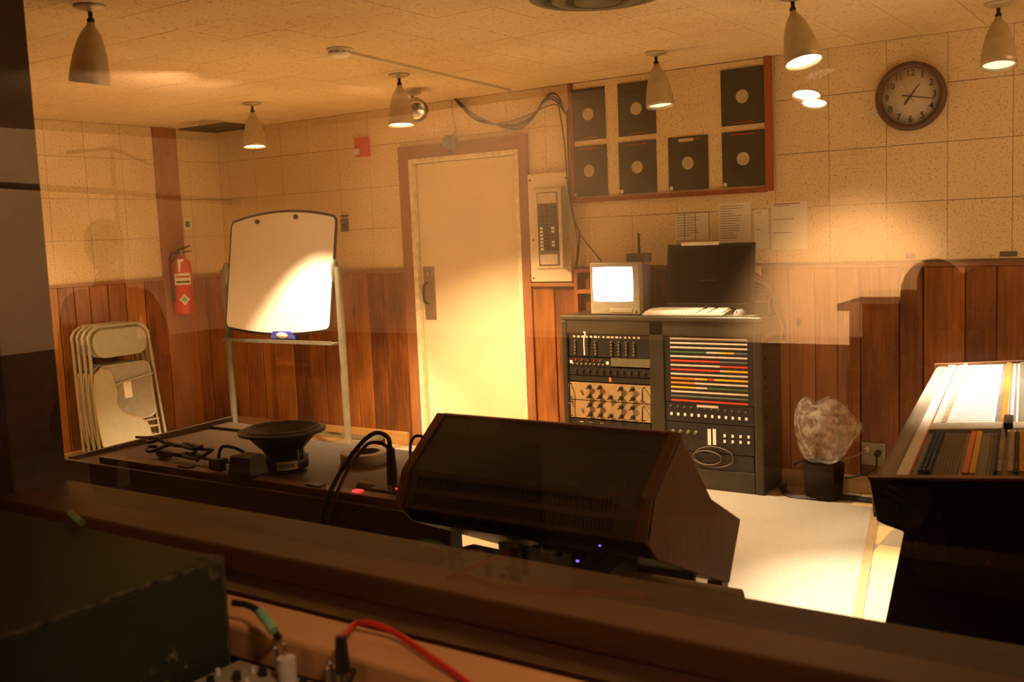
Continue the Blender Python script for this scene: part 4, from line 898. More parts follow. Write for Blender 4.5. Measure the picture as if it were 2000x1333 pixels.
# power strip along the near edge
DBY = dy0 + 0.005
t = thing('power_strip', 'long dull brown power strip along the near edge of the desk', 'power strip', (4.2, dy0+0.03, DZ))
box('housing', (3.40, dy0+0.004, DZ), (4.86, dy0+0.052, DZ+0.028), plain('strip_brown', (0.17, 0.10, 0.05), 0.45), t, 0.004)
for u, v in ((325,923), (430,945), (558,968)):
    p = at(u, v, 2, DZ+0.028); box('socket', (p.x-0.03, dy0+0.012, DZ+0.028), (p.x+0.03, dy0+0.045, DZ+0.034), BLACK, t, 0.003)
p = at(637, 981, 2, DZ+0.03); box('rocker_switch', (p.x-0.014, dy0+0.018, DZ+0.028), (p.x+0.014, dy0+0.04, DZ+0.034), REDLED, t, 0.002)
# speaker driver
sc_ = Vector((4.13, -3.31, DZ)); t = thing('speaker_driver', 'bare black woofer driver resting face up on its magnet', 'speaker driver', sc_)
MB().lathe([(0, 0), (0.070, 0), (0.072, 0.008), (0.072, 0.012), (0.083, 0.013), (0.084, 0.052), (0.074, 0.053), (0.07, 0.062), (0, 0.062)], sc_, n=40).build('magnet', BLACKM, t)
MB().lathe([(0.062, 0.062), (0.068, 0.075), (0.092, 0.10), (0.118, 0.128), (0.147, 0.135), (0.148, 0.142), (0.128, 0.146), (0.122, 0.143)], sc_, n=48).build('basket', BLACK, t)
MB().lathe([(0.130, 0.143), (0.124, 0.152), (0.116, 0.152), (0.108, 0.143)], sc_, n=48).build('surround', RUBBER, t)
MB().lathe([(0.109, 0.143), (0.07, 0.115), (0.038, 0.095)], sc_, n=48).build('cone', plain('cone_paper', (0.05, 0.03, 0.02), 0.6), t)
MB().lathe([(0.040, 0.094), (0.03, 0.105), (0.015, 0.111), (0, 0.112)], sc_, n=32).build('dust_cap', plain('dust_cap', (0.07, 0.045, 0.03), 0.5), t)
vs = []
for k in range(9):
    a = -1.05 + 0.85*k/8; vs += [sc_ + Vector((0.0848*math.cos(a), 0.0848*math.sin(a), 0.018)), sc_ + Vector((0.0848*math.cos(a), 0.0848*math.sin(a), 0.047))]
lb = MB().add(vs, [(2*k, 2*k+2, 2*k+3, 2*k+1) for k in range(8)], True).build('magnet_label', CREAML, t)
vs = []
for z_ in (0.034, 0.027):
    for k in range(7):
        a = -0.95 + 0.6*k/6; vs += [sc_ + Vector((0.0853*math.cos(a), 0.0853*math.sin(a), z_)), sc_ + Vector((0.0853*math.cos(a), 0.0853*math.sin(a), z_+0.004))]
MB().add(vs, [(14*j+2*k, 14*j+2*k+2, 14*j+2*k+3, 14*j+2*k+1) for j in range(2) for k in range(6)], True).build('label_print', INK, lb)
for k in range(2):
    a = -0.2 + 0.25*k; MB().box(sc_+Vector((0.09*math.cos(a)-0.003, 0.09*math.sin(a)-0.003, 0.05)), sc_+Vector((0.09*math.cos(a)+0.003, 0.09*math.sin(a)+0.003, 0.085))).build('terminal', CHROME, t)
# tape roll
tp = at(713, 893, 2, DZ+0.018); tp = Vector((tp.x, tp.y, DZ)); t = thing('tape_roll', 'roll of white tape lying flat on the desk', 'tape', tp)
MB().lathe([(0.053, 0.0), (0.084, 0.0), (0.085, 0.001), (0.085, 0.037), (0.084, 0.038), (0.053, 0.038)], tp, n=40).build('tape', plain('tape_white', (0.52, 0.47, 0.42), 0.6), t)
MB().lathe([(0.0535, 0.037), (0.049, 0.037), (0.049, 0.001), (0.0535, 0.001)], tp, n=40).build('core', plain('cardboard_core', (0.2, 0.11, 0.06), 0.8), t)
# adapter cube
ac = at(487, 945, 2, DZ); t = thing('power_adapter', 'black cube power adapter on the desk edge beside the woofer', 'adapter', (ac.x, ac.y, DZ))
MB().hexa([(ac.x-0.055,ac.y-0.045,DZ+0.029),(ac.x+0.055,ac.y-0.045,DZ+0.029),(ac.x+0.055,ac.y+0.04,DZ+0.029),(ac.x-0.055,ac.y+0.04,DZ+0.029),(ac.x-0.045,ac.y-0.036,DZ+0.095),(ac.x+0.045,ac.y-0.036,DZ+0.095),(ac.x+0.045,ac.y+0.034,DZ+0.095),(ac.x-0.045,ac.y+0.034,DZ+0.095)]).build('body', BLACK, t, bevel=0.007)
box('top_label', (ac.x-0.036, ac.y-0.028, DZ+0.095), (ac.x+0.036, ac.y+0.026, DZ+0.0965), OLIVE, t)
box('side_sticker', (ac.x-0.0515, ac.y-0.047, DZ+0.05), (ac.x-0.04, ac.y-0.0435, DZ+0.07), PAPER, t)
p = at(455, 915, 2, DZ+0.02); tag(MB().box((p.x-0.05, p.y-0.03, DZ), (p.x+0.04, p.y+0.02, DZ+0.03)).build('cardboard_box', plain('cardboard', (0.22, 0.13, 0.07), 0.8), None, bevel=0.002), 'small flattened cardboard box beside the black cube adapter', 'box')
p = at(395, 930, 2, DZ+0.03); t = thing('mains_plug', 'black mains plug pushed in the power strip left of the cube adapter', 'plug', (p.x, p.y, DZ+0.028))
box('body', (p.x-0.03, dy0+0.008, DZ+0.034), (p.x+0.03, dy0+0.048, DZ+0.075), BLACK, t, 0.006)
MB().tube(spline([(p.x, dy0+0.028, DZ+0.075), (p.x+0.01, dy0+0.04, DZ+0.11), (p.x+0.05, dy0+0.07, DZ+0.10), (p.x+0.06, dy0+0.12, DZ+0.05), (p.x-0.03, dy0+0.14, DZ+0.03)]), 0.0055).build('cord', RUBBER, t)
# heap of cable on the desk left: each coil a thing
def coil(cx_, cy_, r, n, z, k): return [(cx_ + r*math.cos(a)*(1.5+0.1*math.sin(a*1.7+k)), cy_ + r*0.8*math.sin(a)*(1+0.1*math.sin(a*0.6)), z + 0.0035*i + 0.008*math.sin(a*2+k)) for i, a in enumerate([j*PI/5 for j in range(n)])]
clabs = ['coiled black cable heap in the middle of desk left side', 'coiled black cable nearest the cube adapter on the desk', 'loosely coiled black cable at the far left of the desk']
for k, (u, v, r) in enumerate(((345,905,0.05), (375,910,0.045), (300,896,0.04))):
    p = at(u, v, 2, DZ+0.01); cable('coiled_cable', coil(p.x, p.y+0.03, r, 20, DZ+0.018+0.0*k, k), 0.0065, RUBBER, clabs[k], 'cable', group='coiled cables on the desk')
p = at(290, 900, 2, DZ+0.02); tag(MB().cyl((p.x-0.06, p.y, DZ+0.10), (p.x+0.06, p.y+0.01, DZ+0.105), 0.005, n=8).build('metal_rod', TAN), 'thin bare metal rod lying across the coiled cables', 'rod')
p = at(318, 884, 2, DZ+0.02); tag(MB().cyl((p.x-0.02, p.y, DZ+0.017), (p.x+0.045, p.y, DZ+0.017), 0.017, 0.014, 12).build('connector', BLACKM), 'stubby dark connector behind the coiled cables on the desk', 'connector')
# small mixer on desk
t = thing('pocket_mixer', 'small black mixer with red lamps at the right of the desk', 'mixer', (4.86, -3.40, DZ))
box('body', (4.66, -3.475, DZ), (4.93, -3.33, DZ+0.035), BLACK, t, 0.004)
for i in range(5):
    for j in range(3): MB().cyl((4.73+0.035*i, -3.455+0.03*j, DZ+0.035), (4.73+0.035*i, -3.455+0.03*j, DZ+0.046), 0.0055, 0.0045, 8).build('knob', OLIVE if (i+j) % 2 else GREYM, t)
for (x, y) in ((4.748,-3.448),(4.80,-3.42),(4.78,-3.435),(4.83,-3.41)): MB().cyl((x,y,DZ+0.035),(x,y,DZ+0.038),0.003,n=8).build('red_lamp', REDLED, t)
def xlr(base, h, r, name, label, mat=BLACK, d=(0, 0, 1)):
    t = thing(name, label, 'connector', base)
    b = Vector(base); d = Vector(d).normalized()
    MB().cyl(b, b + d*h*0.3, r*0.95, n=14).build('metal_shell', CHROME if mat is not BLACK else BLACKM, t)
    MB().cyl(b + d*h*0.3, b + d*h, r, r*0.72, 14).build('boot', mat, t); return t
xlr((4.70, -3.41, DZ+0.036), 0.11, 0.017, 'audio_plug', 'thick black audio plug standing in the small desk mixer')
xlr((4.745, -3.375, DZ+0.036), 0.075, 0.011, 'audio_plug', 'slim pale audio plug standing in the small desk mixer', CREAM)
cable('plug_cable', [(4.70,-3.41,DZ+0.146), (4.69,-3.41,DZ+0.18), (4.65,-3.42,DZ+0.19), (4.60,-3.44,DZ+0.15), (4.56,-3.50,DZ+0.06), (4.56,-3.57,DZ-0.04), (4.58,-3.60,DZ-0.2)], 0.007, RUBBER, 'thick black cable arching from the plug over the desk edge', 'cable')
cable('plug_cable', [(4.69,-3.405,DZ+0.146), (4.67,-3.43,DZ+0.165), (4.63,-3.45,DZ+0.15), (4.60,-3.52,DZ+0.06), (4.60,-3.58,DZ-0.05), (4.61,-3.60,DZ-0.2)], 0.006, plain('brown_cord', (0.09, 0.04, 0.02), 0.5), 'brown cable running beside the thick black arched one', 'cable')
cable('plug_cable', [(4.745,-3.375,DZ+0.11), (4.74,-3.36,DZ+0.16), (4.755,-3.34,DZ+0.175), (4.80,-3.32,DZ+0.15), (4.86,-3.32,DZ+0.09), (4.95,-3.34,DZ+0.05)], 0.0045, RUBBER, 'thin black cable looping from pale plug toward the wedge console', 'cable')
cable('plug_cable', [(4.75,-3.37,DZ+0.11), (4.765,-3.33,DZ+0.14), (4.79,-3.28,DZ+0.14), (4.82,-3.22,DZ+0.13)], 0.0045, RUBBER, 'thin black cable rising from the pale plug to a loose jack', 'cable')
t = thing('loose_jack', 'loose jack plug with dark tip lying on cable above tape roll side', 'connector', (4.83, -3.20, DZ)); MB().cyl((4.80,-3.235,DZ+0.13), (4.84,-3.20,DZ+0.15), 0.008, n=10).build('sleeve', GREYM, t); MB().cyl((4.84,-3.20,DZ+0.15), (4.855,-3.185,DZ+0.16), 0.008, n=10).build('tip', BLACK, t)
tag(MB().cyl((4.575,-3.42,DZ+0.018), (4.655,-3.415,DZ+0.018), 0.018, 0.014, 14).build('cable_end', GREYM), 'ribbed grey cable end lying left of the small desk mixer', 'connector')
# ================================================================ WEDGE CONSOLE
WX0, WX1 = 5.085, 5.76
def S_(u, v): q = at(u, v, 0, WX1); return (q.y, q.z)
prof = [S_(1330,850), S_(1275,975), S_(1262,1062), S_(1285,1095), S_(1425,1140), S_(1447,1015), S_(1390,975)]
t = thing('wedge_console', 'dark wedge-shaped mixing desk seen from behind, vent slots low', 'mixing desk', (5.42, -3.4, 0.6))
def side(xa, w, name): return MB().prism([(xa, y, z) for y, z in prof], (w, 0, 0)).build(name, SIDEW, t, bevel=0.003)
side(WX1-0.012, 0.012, 'end_panel'); side(WX0, 0.012, 'end_panel')
(ay, az), (fy, fz), (by, bz_), (k4y, k4z), (k3y, k3z), (k2y, k2z), (k1y, k1z) = prof
for xa in (WX0-0.002, WX1-0.026):
    MB().prism([(xa, ay-0.003, az+0.006), (xa, ay+0.014, az), (xa, fy+0.016, fz), (xa, by+0.016, bz_), (xa, by-0.006, bz_), (xa, fy-0.006, fz)], (0.026, 0, 0)).build('edge_moulding', MAHOG, t, bevel=0.002)
def skin(a, b, xa, xb, mat, name, th=0.008): 
    return MB().hexa([(xa,a[0],a[1]),(xb,a[0],a[1]),(xb,a[0]+th,a[1]-0.001),(xa,a[0]+th,a[1]-0.001),(xa,b[0],b[1]),(xb,b[0],b[1]),(xb,b[0]+th,b[1]-0.001),(xa,b[0]+th,b[1]-0.001)]).build(name, mat, t)
DARKP = plain('dark_satin_panel', (0.018, 0.010, 0.007), 0.35)
skin((fy,fz), (ay,az), WX0+0.012, WX1-0.026, DARKP, 'upper_rear_panel')
lp_ = skin((by,bz_), (fy,fz), WX0+0.012, WX1-0.026, plain('vent_panel_dark', (0.10, 0.06, 0.035), 0.5), 'vent_panel')
for rr_, (f0, f1) in enumerate(((0.56, 0.86), (0.12, 0.42))):
    n_s = 56
    for k in range(n_s):
        x = WX0 + 0.05 + (WX1-WX0-0.13)*k/n_s
        a0 = Vector((x, by+(fy-by)*f0-0.0025, bz_+(fz-bz_)*f0)); a1 = Vector((x, by+(fy-by)*f1-0.0025, bz_+(fz-bz_)*f1))
        w = Vector((0.0055, 0, 0)); d_ = Vector((0, 0.004, 0))
        MB().hexa([a0, a0+w, a0+w+d_, a0+d_, a1, a1+w, a1+w+d_, a1+d_]).build('vent_slot', BLACK, lp_)
box('top_ridge', (WX0+0.012, ay-0.004, az-0.006), (WX1-0.026, ay+0.012, az+0.004), MAHOG, t)
MB().hexa([(WX0+.012,k4y,k4z),(WX1-.012,k4y,k4z),(WX1-.012,k3y,k3z),(WX0+.012,k3y,k3z),(WX0+.012,k4y,k4z+.01),(WX1-.012,k4y,k4z+.01),(WX1-.012,k3y,k3z+.01),(WX0+.012,k3y,k3z+.01)]).build('underside', BLACKM, t)
skin((k3y,k3z), (k2y-0.008,k2z), WX0+0.012, WX1-0.012, LEATHER, 'arm_lip')
MB().prism([(WX0+.012, k2y-.004, k2z-.004), (WX0+.012, k1y-.006, k1z-.004), (WX0+.012, ay+.004, az-.006), (WX0+.012, ay+.006, az-.016), (WX0+.012, k1y-.012, k1z-.016), (WX0+.012, k2y-.012, k2z-.016)], (WX1-WX0-0.024, 0, 0)).build('control_surface', CONSG, t)
for x in (WX0+0.06, WX1-0.1):
    box('leg', (x, -3.50, 0), (x+0.04, -3.46, 0.80), BLACKM, t); box('leg', (x, -3.30, 0), (x+0.04, -3.26, 0.70), BLACKM, t)
box('stand_rail', (WX0+0.06, -3.50, 0.66), (WX1-0.06, -3.47, 0.70), BLACKM, t)
# clutter under the wedge console: box with blue lamps, pale folder
t = thing('under_shelf', 'low dark shelf under the wedge console', 'shelf', (5.45, -3.75, 0)); box('board', (5.0, -4.10, 0.70), (6.0, -3.66, 0.72), BLACKM, t, 0.003)
for x in (5.02, 5.95):
    for y in (-4.08, -3.70): box('leg', (x, y, 0), (x+0.03, y+0.03, 0.70), BLACKM, t)
pf = [at(925, 1066, 2, 0.73), at(1050, 1092, 2, 0.73), at(1075, 1112, 2, 0.73), at(950, 1110, 2, 0.73), at(850, 1085, 2, 0.73)]
tag(MB().prism([Vector((p.x, p.y, 0.722)) for p in pf][::-1], (0, 0, 0.012)).build('paper_folder', plain('manila', (0.52, 0.38, 0.20), 0.7)), 'pale manila folder lying under the wedge console near the sill', 'folder')
m0, m1 = at(1200, 1137, 2, 0.75), at(1445, 1180, 2, 0.75)
t = thing('rolled_mat', 'pale rolled mat lying beside the window sill below the wedge console', 'mat', (m0.x, m0.y, 0.72))
MB().cyl((m0.x, m0.y, 0.75), (m1.x, m0.y, 0.75), 0.03, n=20).build('roll', plain('mat_pale', (0.55, 0.45, 0.34), 0.8), t)
for rr_ in (0.024, 0.016, 0.008): MB().lathe([(rr_, 0), (rr_, -0.0015), (rr_-0.002, -0.0015), (rr_-0.002, 0)], (m0.x, m0.y, 0.75), (1, 0, 0), 20).build('roll_edge', TAN, t)
q = at(1130, 1085, 2, 0.77)
t = thing('effects_box', 'dark equipment box with blue lamps below the wedge console', 'effects unit', (q.x, q.y, 0.72)); box('case', (q.x-0.12, q.y-0.06, 0.722), (q.x+0.12, q.y+0.07, 0.775), BLACK, t, 0.004)
for i in range(8): MB().cyl((q.x-0.1+0.025*i, q.y-0.03, 0.775), (q.x-0.1+0.025*i, q.y-0.03, 0.788), 0.008, 0.006, 10).build('knob', BLACKM, t)
for (u, v) in ((1098,1113), (1174,1065), (1103,1111)):
    p = at(u, v, 2, 0.777); 
    MB().cyl((min(max(p.x, q.x-0.115), q.x+0.115), min(max(p.y, q.y-0.055), q.y+0.065), 0.775), (min(max(p.x, q.x-0.115), q.x+0.115), min(max(p.y, q.y-0.055), q.y+0.065), 0.7785), 0.003, n=8).build('blue_lamp', BLUELED, t)
# ================================================================ BIG CONSOLE (right)
O = at(1697, 937, 2, 0.90); E = at(1825, 716, 2, 0.90)
A = (E - O); LEN = A.length; A.normalize(); Rr = Vector((A.y, -A.x, 0))
qn = at_plane(2000, 940, O, A); U = (qn - O); U = (Rr*U.dot(Rr) + Vector((0, 0, U.z))).normalized(); NZ = U.cross(A).normalized()
if NZ.z < 0: NZ = -NZ
def sr(u, v): p = at_plane(u, v, O, NZ) - O; return p.dot(A), p.dot(U)
def CP(s, r, h=0.0): return O + A*s + U*r + NZ*h
t = bigc = thing('mixing_console', 'large mixing console with black end panel and white lit fader section', 'mixing console', (O.x, O.y, 0))
WID = 1.05
def cb(name, s0, s1, r0, r1, h0, h1, mat, bevel=0.0, parent=None):
    return MB().hexa([CP(s0,r0,h0), CP(s0,r1,h0), CP(s1,r1,h0), CP(s1,r0,h0), CP(s0,r0,h1), CP(s0,r1,h1), CP(s1,r1,h1), CP(s1,r0,h1)]).build(name, mat, parent or t, bevel=bevel)
r_ = lambda u, v=937: sr(u, v)[1]
sx = lambda u, v: sr(u, v)[0]
rA = r_(1745); rB = r_(1771); rC = r_(1786); SN = 0.025; SM0 = sx(1880, 846); SM1 = sx(1880, 833)
cb('chassis', SN, LEN, rA, WID, -0.09, -0.012, BLACKM)
# padded armrest
mb = MB(); n_a = 8
prf = [(0.0, -0.10), (0.0, -0.03), (0.006, -0.008), (rA*0.35, 0.0), (rA*0.8, -0.001), (rA, -0.006), (rA, -0.10)]
mb.prism([CP(SN, a_, h_) for a_, h_ in prf], A*(LEN-SN)); mb.build('armrest', VINYL, t, bevel=0.004)
cb('white_ledge', SN, LEN, rA+0.001, rB, -0.012, 0.004, WHITEP, 0.002)
cb('red_edge_line', SN, LEN, rB, rB+0.004, -0.012, 0.003, REDL)
cb('near_panel', SN, SM0, rB+0.004, WID, -0.012, 0.0, CONSG)
cb('cross_rail', SM0, SM1, rB+0.004, WID, -0.012, 0.012, plain('console_rail', (0.55, 0.5, 0.4), 0.4), 0.002)
cb('far_panel', SM1, LEN, rB+0.004, WID, -0.012, 0.0, WHITEP)
n_b = int((SM0-0.06)/0.021)
for c, uu in enumerate((1793, 1802, 1811)):
    for k in range(n_b):
        s = 0.05 + 0.021*k; p = CP(s, r_(uu), 0); MB().cyl(p, p + NZ*0.014, 0.0048, 0.004, 8).build('blue_knob', BLUEK, t)
for nm, u0, u1, mt in (('orange_button', 1877, 1889, ORANGE), ('yellow_button', 1891, 1903, YELLOW)):
    for k in range(n_b):
        s = 0.045 + 0.021*k; cb(nm, s, s+0.0185, r_(u0), r_(u1), 0, 0.008, mt)
mb = MB()
for c in range(8):
    for k in range(n_b*1):
        p = CP(0.05 + 0.021*k, r_(1819 + 6.6*c), 0); mb.cyl(p, p + NZ*0.006, 0.0022, 0.0018, 6)
for c in (1925, 1932):
    for k in range(n_b):
        p = CP(0.05 + 0.021*k, r_(c), 0); mb.cyl(p, p + NZ*0.006, 0.0016, 0.0014, 6)
tag(mb.build('small_pots', CREAML, t), kind='stuff')
for uu, w, mt in ((1942, 0.005, GREYM), (1951, 0.006, CREAML), (1973, 0.0085, CREAML), (1985, 0.004, GREYM), (1996, 0.007, YELLOW)):
    mb = MB()
    for k in range(n_b):
        p = CP(0.05 + 0.021*k, r_(uu), 0); mb.cyl(p, p + NZ*0.014, w, w*0.8, 8)
    tag(mb.build('knob_column', mt, t), kind='stuff')
cb('meter_hood', SM0-0.02, SM1+0.012, r_(1953), r_(1975), 0.012, 0.03, BLACK, 0.002)
for uu in (1962, 1978): cb('white_button', SM0-0.05, SM0-0.02, r_(uu), r_(uu)+0.016, 0, 0.012, PAPER, 0.001)
# far section: fader scribble columns
r0f = r_(1800) ; rf = lambda u: sr(u, 833)[1]
cb('label_strip', SM1, LEN-0.01, rf(1826), rf(1838), 0, 0.002, CREAML)
mb = MB(); nf = int((LEN-SM1-0.04)/0.03)
for k in range(nf):
    s = SM1 + 0.02 + 0.03*k; mb.hexa([CP(s, rf(1843), 0), CP(s, rf(1935), 0), CP(s+0.003, rf(1935), 0), CP(s+0.003, rf(1843), 0), CP(s, rf(1843), 0.0012), CP(s, rf(1935), 0.0012), CP(s+0.003, rf(1935), 0.0012), CP(s+0.003, rf(1843), 0.0012)])
tag(mb.build('fader_slots', plain('slot_tan', (0.3, 0.22, 0.15), 0.6), t), kind='stuff')
for k in range(nf):
    s = SM1 + 0.022 + 0.03*k; cb('fader_cap', s-0.004, s+0.012, rf(1838), rf(1847), 0.001, 0.012, CREAML)
for k in range(nf): s = SM1 + 0.022 + 0.03*k; cb('orange_key', s, s+0.024, rf(1954), rf(1966), 0, 0.008, ORANGE)
cb('dark_strip', SM1, LEN, rf(1942), rf(1953), 0, 0.0025, CONSG); cb('dark_strip', SM1, LEN, rf(1967), rf(1972), 0, 0.0025, CONSG); cb('dark_strip', SM1, LEN, rf(1978), rf(1984), 0, 0.0025, CONSG)
cb('grey_strip', SM1, LEN, rf(1989), WID, 0, 0.006, GREYM)
cb('pencil_rail', LEN-0.01, LEN+0.01, 0.0, WID, -0.02, 0.010, SIDEW)
# end panel: armrest profile plus big pedestal cheek
def EP(u, v): q = at_plane(u, v, O, A) - O; return q.dot(Rr), q.z
pr = [(0, 0), EP(1712, 1018), EP(1722, 1024), EP(1765, 1040), EP(1724, 1240), EP(1710, 1330)]
zf = -0.90
pol = [(0, 0), pr[1], pr[2], pr[3], pr[4]]
g0, g1 = pr[3], pr[4]; k_ = (zf - g1[1])/(g1[1]-g0[1]); pol.append((g1[0] + (g1[0]-g0[0])*k_*0.2, zf)); pol.append((WID, zf)); pol.append((WID, U.z*WID/max(0.01, U.dot(Rr))))
ps = [O + Rr*a_ + Vector((0, 0, b__)) for a_, b__ in pol]
MB().prism(ps, A*0.024).build('end_panel', LEATHER, t, bevel=0.003)
e0, e1 = CP(-0.002, 0, 0.0), CP(-0.002, WID, 0.0)
cb('end_trim', -0.004, 0.026, -0.002, WID, 0.0, 0.006, SIDEW)
for k, (u0, v0, u1, v1) in enumerate(((1735, 952, 1768, 968), (1727, 964, 1765, 982), (1718, 978, 1757, 993))):
    a_ = at_plane(u0, v0, O - A*0.004, A); b__ = at_plane(u1, v1, O - A*0.004, A)
    MB().tube(spline([a_, (a_+b__)/2 + Vector((0, 0, 0.006)) - A*0.006, b__]), 0.0055, 8).build('moulded_rib', LEATHER, t)
q = at_plane(1930, 1100, O - A*0.001, A); MB().cyl(q, q - A*0.004, 0.006, n=12).build('screw_cap', MAHOG, t)
MB().prism([O + Rr*0.12 + Vector((0,0,-0.10)) + A*0.05, O + Rr*(WID-0.05) + Vector((0,0,-0.10)) + A*0.05, O + Rr*(WID-0.05) + Vector((0,0,-0.9)) + A*0.05, O + Rr*0.16 + Vector((0,0,-0.9)) + A*0.05], A*(LEN-0.1)).build('pedestal', BLACKM, t)
# ================================================================ CAMERA-SIDE TABLE THINGS
TBZ = 0.86
t = thing('table', 'dark table under the window on the near side', 'table', (6.2, -5.1, 0)); box('tabletop', (4.2, -5.45, TBZ-0.03), (7.4, YC-0.087, TBZ), DESKW, t, 0.003)
for x in (4.25, 7.3):
    for y in (-5.4, -4.85): box('leg', (x, y, 0), (x+0.05, y+0.05, TBZ-0.03), DESKW, t)
t = thing('amplifier_case', 'worn dark green cabinet with frayed corners at the lower left', 'amplifier', (5.35, -4.95, TBZ))
ax0, ax1, ay0, ay1, az1 = 4.95, 5.600, -5.25, -4.782, 1.10
MB().box((ax0, ay0, TBZ), (ax1, ay1, az1)).build('cabinet', WORN, t, bevel=0.008, seg=3)
ed = MB(); rnd = random.Random(3)
def frayed(a, b, n=26):
    a, b = Vector(a), Vector(b); return [a + (b-a)*k/n + Vector((rnd.uniform(-1, 1), rnd.uniform(-1, 1), rnd.uniform(-1, 1)))*0.0011 for k in range(n+1)]
MB().tube(frayed((ax1-0.003, ay0, az1-0.003), (ax1-0.003, ay1, az1-0.003)), 0.0042, 6).build('frayed_edge', WORNE, t)
MB().tube(frayed((ax1-0.003, ay1-0.003, az1-0.003), (ax1-0.003, ay1-0.003, TBZ+0.05)), 0.004, 6).build('frayed_edge', WORNE, t)
MB().box((ax1-0.03, ay1-0.03, az1-0.03), (ax1+0.002, ay1+0.001, az1+0.002)).build('corner_cap', WORNE, t, bevel=0.006)
# preamp/mixer with chrome switches
def near(u, v, z): return at(u, v, 2, z)
c1 = near(560, 1345, 0.92)
mx0, mx1, my0, my1 = 5.625, 5.80, -5.02, -4.79; MZ = 0.963
t = thing('desk_mixer', 'silver faced small mixer with chrome toggles at the bottom edge', 'mixer', ((mx0+mx1)/2, -4.95, TBZ))
SILV = plain('mixer_silver', (0.42, 0.33, 0.24), 0.4, 0.3)
box('body', (mx0, my0, TBZ), (mx1, my1, MZ), SILV, t, 0.004)
for i in range(9):
    for j in range(8):
        x, y = mx0+0.014+0.0185*i, my0+0.02+0.027*j
        if (i*3+j*5) % 4 == 0: MB().cyl((x,y,MZ),(x,y,MZ+0.012),0.006,0.005,10).build('knob', BLACK, t)
        elif (i+j) % 3 == 0: MB().cyl((x,y,MZ),(x,y,MZ+0.008),0.004,0.003,8).build('small_knob', CREAML, t)
for (u, v, h_, r_k) in ((546, 1265, 0.035, 0.0028), (570, 1252, 0.045, 0.0028), (646, 1297, 0.04, 0.0028)):
    p = near(u, v, MZ + h_); b_p = Vector((p.x, p.y, MZ)); b_p.y = min(b_p.y, my1-0.01)
    MB().cyl(b_p, b_p + Vector((0,0,h_)), r_k, n=10).build('toggle_stem', CHROME, t)
    MB().ell((b_p.x-0.004, b_p.y, MZ+h_), 0.0045, 0.0032, 0.0032, 10, 6).build('toggle_tip', CHROME, t)
p = near(580, 1275, MZ+0.03); p.y = min(p.y, my1-0.015); MB().cyl((p.x, p.y, MZ), (p.x, p.y, MZ+0.03), 0.012, n=20).build('white_cap', CREAML, t)
# xlr plug + red cable
tp_ = near(673, 1240, MZ+0.075); bp = Vector((tp_.x, min(tp_.y, my1-0.01), MZ))
t = thing('microphone_plug', 'black and steel plug with red cable standing in the near mixer', 'connector', bp)
MB().cyl(bp, bp+Vector((0,0,0.03)), 0.0095, n=18).build('metal_shell', CHROME, t); MB().cyl(bp+Vector((0,0,0.03)), bp+Vector((0,0,0.075)), 0.0095, 0.0068, 16).build('boot', BLACK, t)
MB().cyl(bp+Vector((-0.022,0,0)), bp+Vector((-0.022,0,0.03)), 0.006, n=14).build('side_post', CHROME, t)
zt0 = MZ+0.075
def nearpts(L): return [near(u, v, z) for u, v, z in L]
cp_ = [bp+Vector((0,0,0.072))] + nearpts([(690,1222,1.012), (715,1217,1.018), (750,1226,1.016), (790,1248,1.01), (850,1290,1.008), (900,1325,1.006), (960,1375,1.004)])
cable('red_cable', cp_, 0.0042, REDC, 'bright red cable arching from the plug along the orange sill', 'cable')
cable('black_cable', nearpts([(455,1178,1.03), (485,1183,1.03), (508,1198,1.03), (530,1228,1.02), (545,1245,1.0), (560,1262,0.97)]), 0.0048, RUBBER, 'black cable wrapped with green tape beside the worn cabinet', 'cable')
g1_ = nearpts([(508,1197,1.031), (520,1212,1.028), (534,1233,1.019)]); o = MB().tube(spline(g1_), 0.0066, 10).build('green_tape', GREEN, None); tag(o, 'pale green tape wrapped around the black cable near the cabinet', 'tape')
cable('black_cable', [bp+Vector((0.01,0,0.02))] + nearpts([(705,1280,0.985), (728,1283,0.985), (750,1300,0.975), (762,1325,0.95), (768,1350,0.93)]), 0.0036, RUBBER, 'thin black cable curling right of the near microphone plug', 'cable')
cable('black_cable', nearpts([(612,1300,0.95), (622,1272,0.97), (636,1262,0.975), (650,1275,0.965), (656,1300,0.95)]), 0.0042, RUBBER, 'small black cable loop left of the near microphone plug', 'cable')
p = nearpts([(137,1002,1.11), (160,1022,1.11)]); tag(MB().cyl(p[0], p[1], 0.005, n=10).build('tape_wrap', GREEN), 'scrap of pale green tape behind the worn cabinet top', 'tape')
# ================================================================ LIVE ROOM (mirrored in the glass)
LB = -9.6; LX0, LX1 = -0.6, 10.2; LH = 2.45
def lr(name, a, b, mat): return struct(box(name, a, b, mat))
lr('wall_rear', (LX0, LB-0.1, 0.78), (LX1, LB, LH), LIVEW); lr('trim_3', (LX0, LB-0.1, 0), (LX1, LB+0.02, 0.78), LIVED)
lr('wall_side', (LX0-0.1, LB, 0.78), (LX0, YC-0.06, LH), LIVEW); lr('trim_4', (LX0-0.1, LB, 0), (LX0+0.02, YC-0.06, 0.78), LIVED)
lr('wall_east', (LX1, LB, 0), (LX1+0.1, YC-0.06, LH), LIVED)
lr('floor_rear', (LX0, LB, -0.1), (LX1, YC-0.06, 0), LIVEF)
lr('ceiling_rear', (LX0, LB, LH), (LX1, YC-0.06, LH+0.1), plain('live_ceiling', (0.25, 0.17, 0.1), 0.9))
GY = -4.61
def mir(u, v, yv): p = at(u, v, 1, yv); return Vector((p.x, 2*GY - yv, p.z))
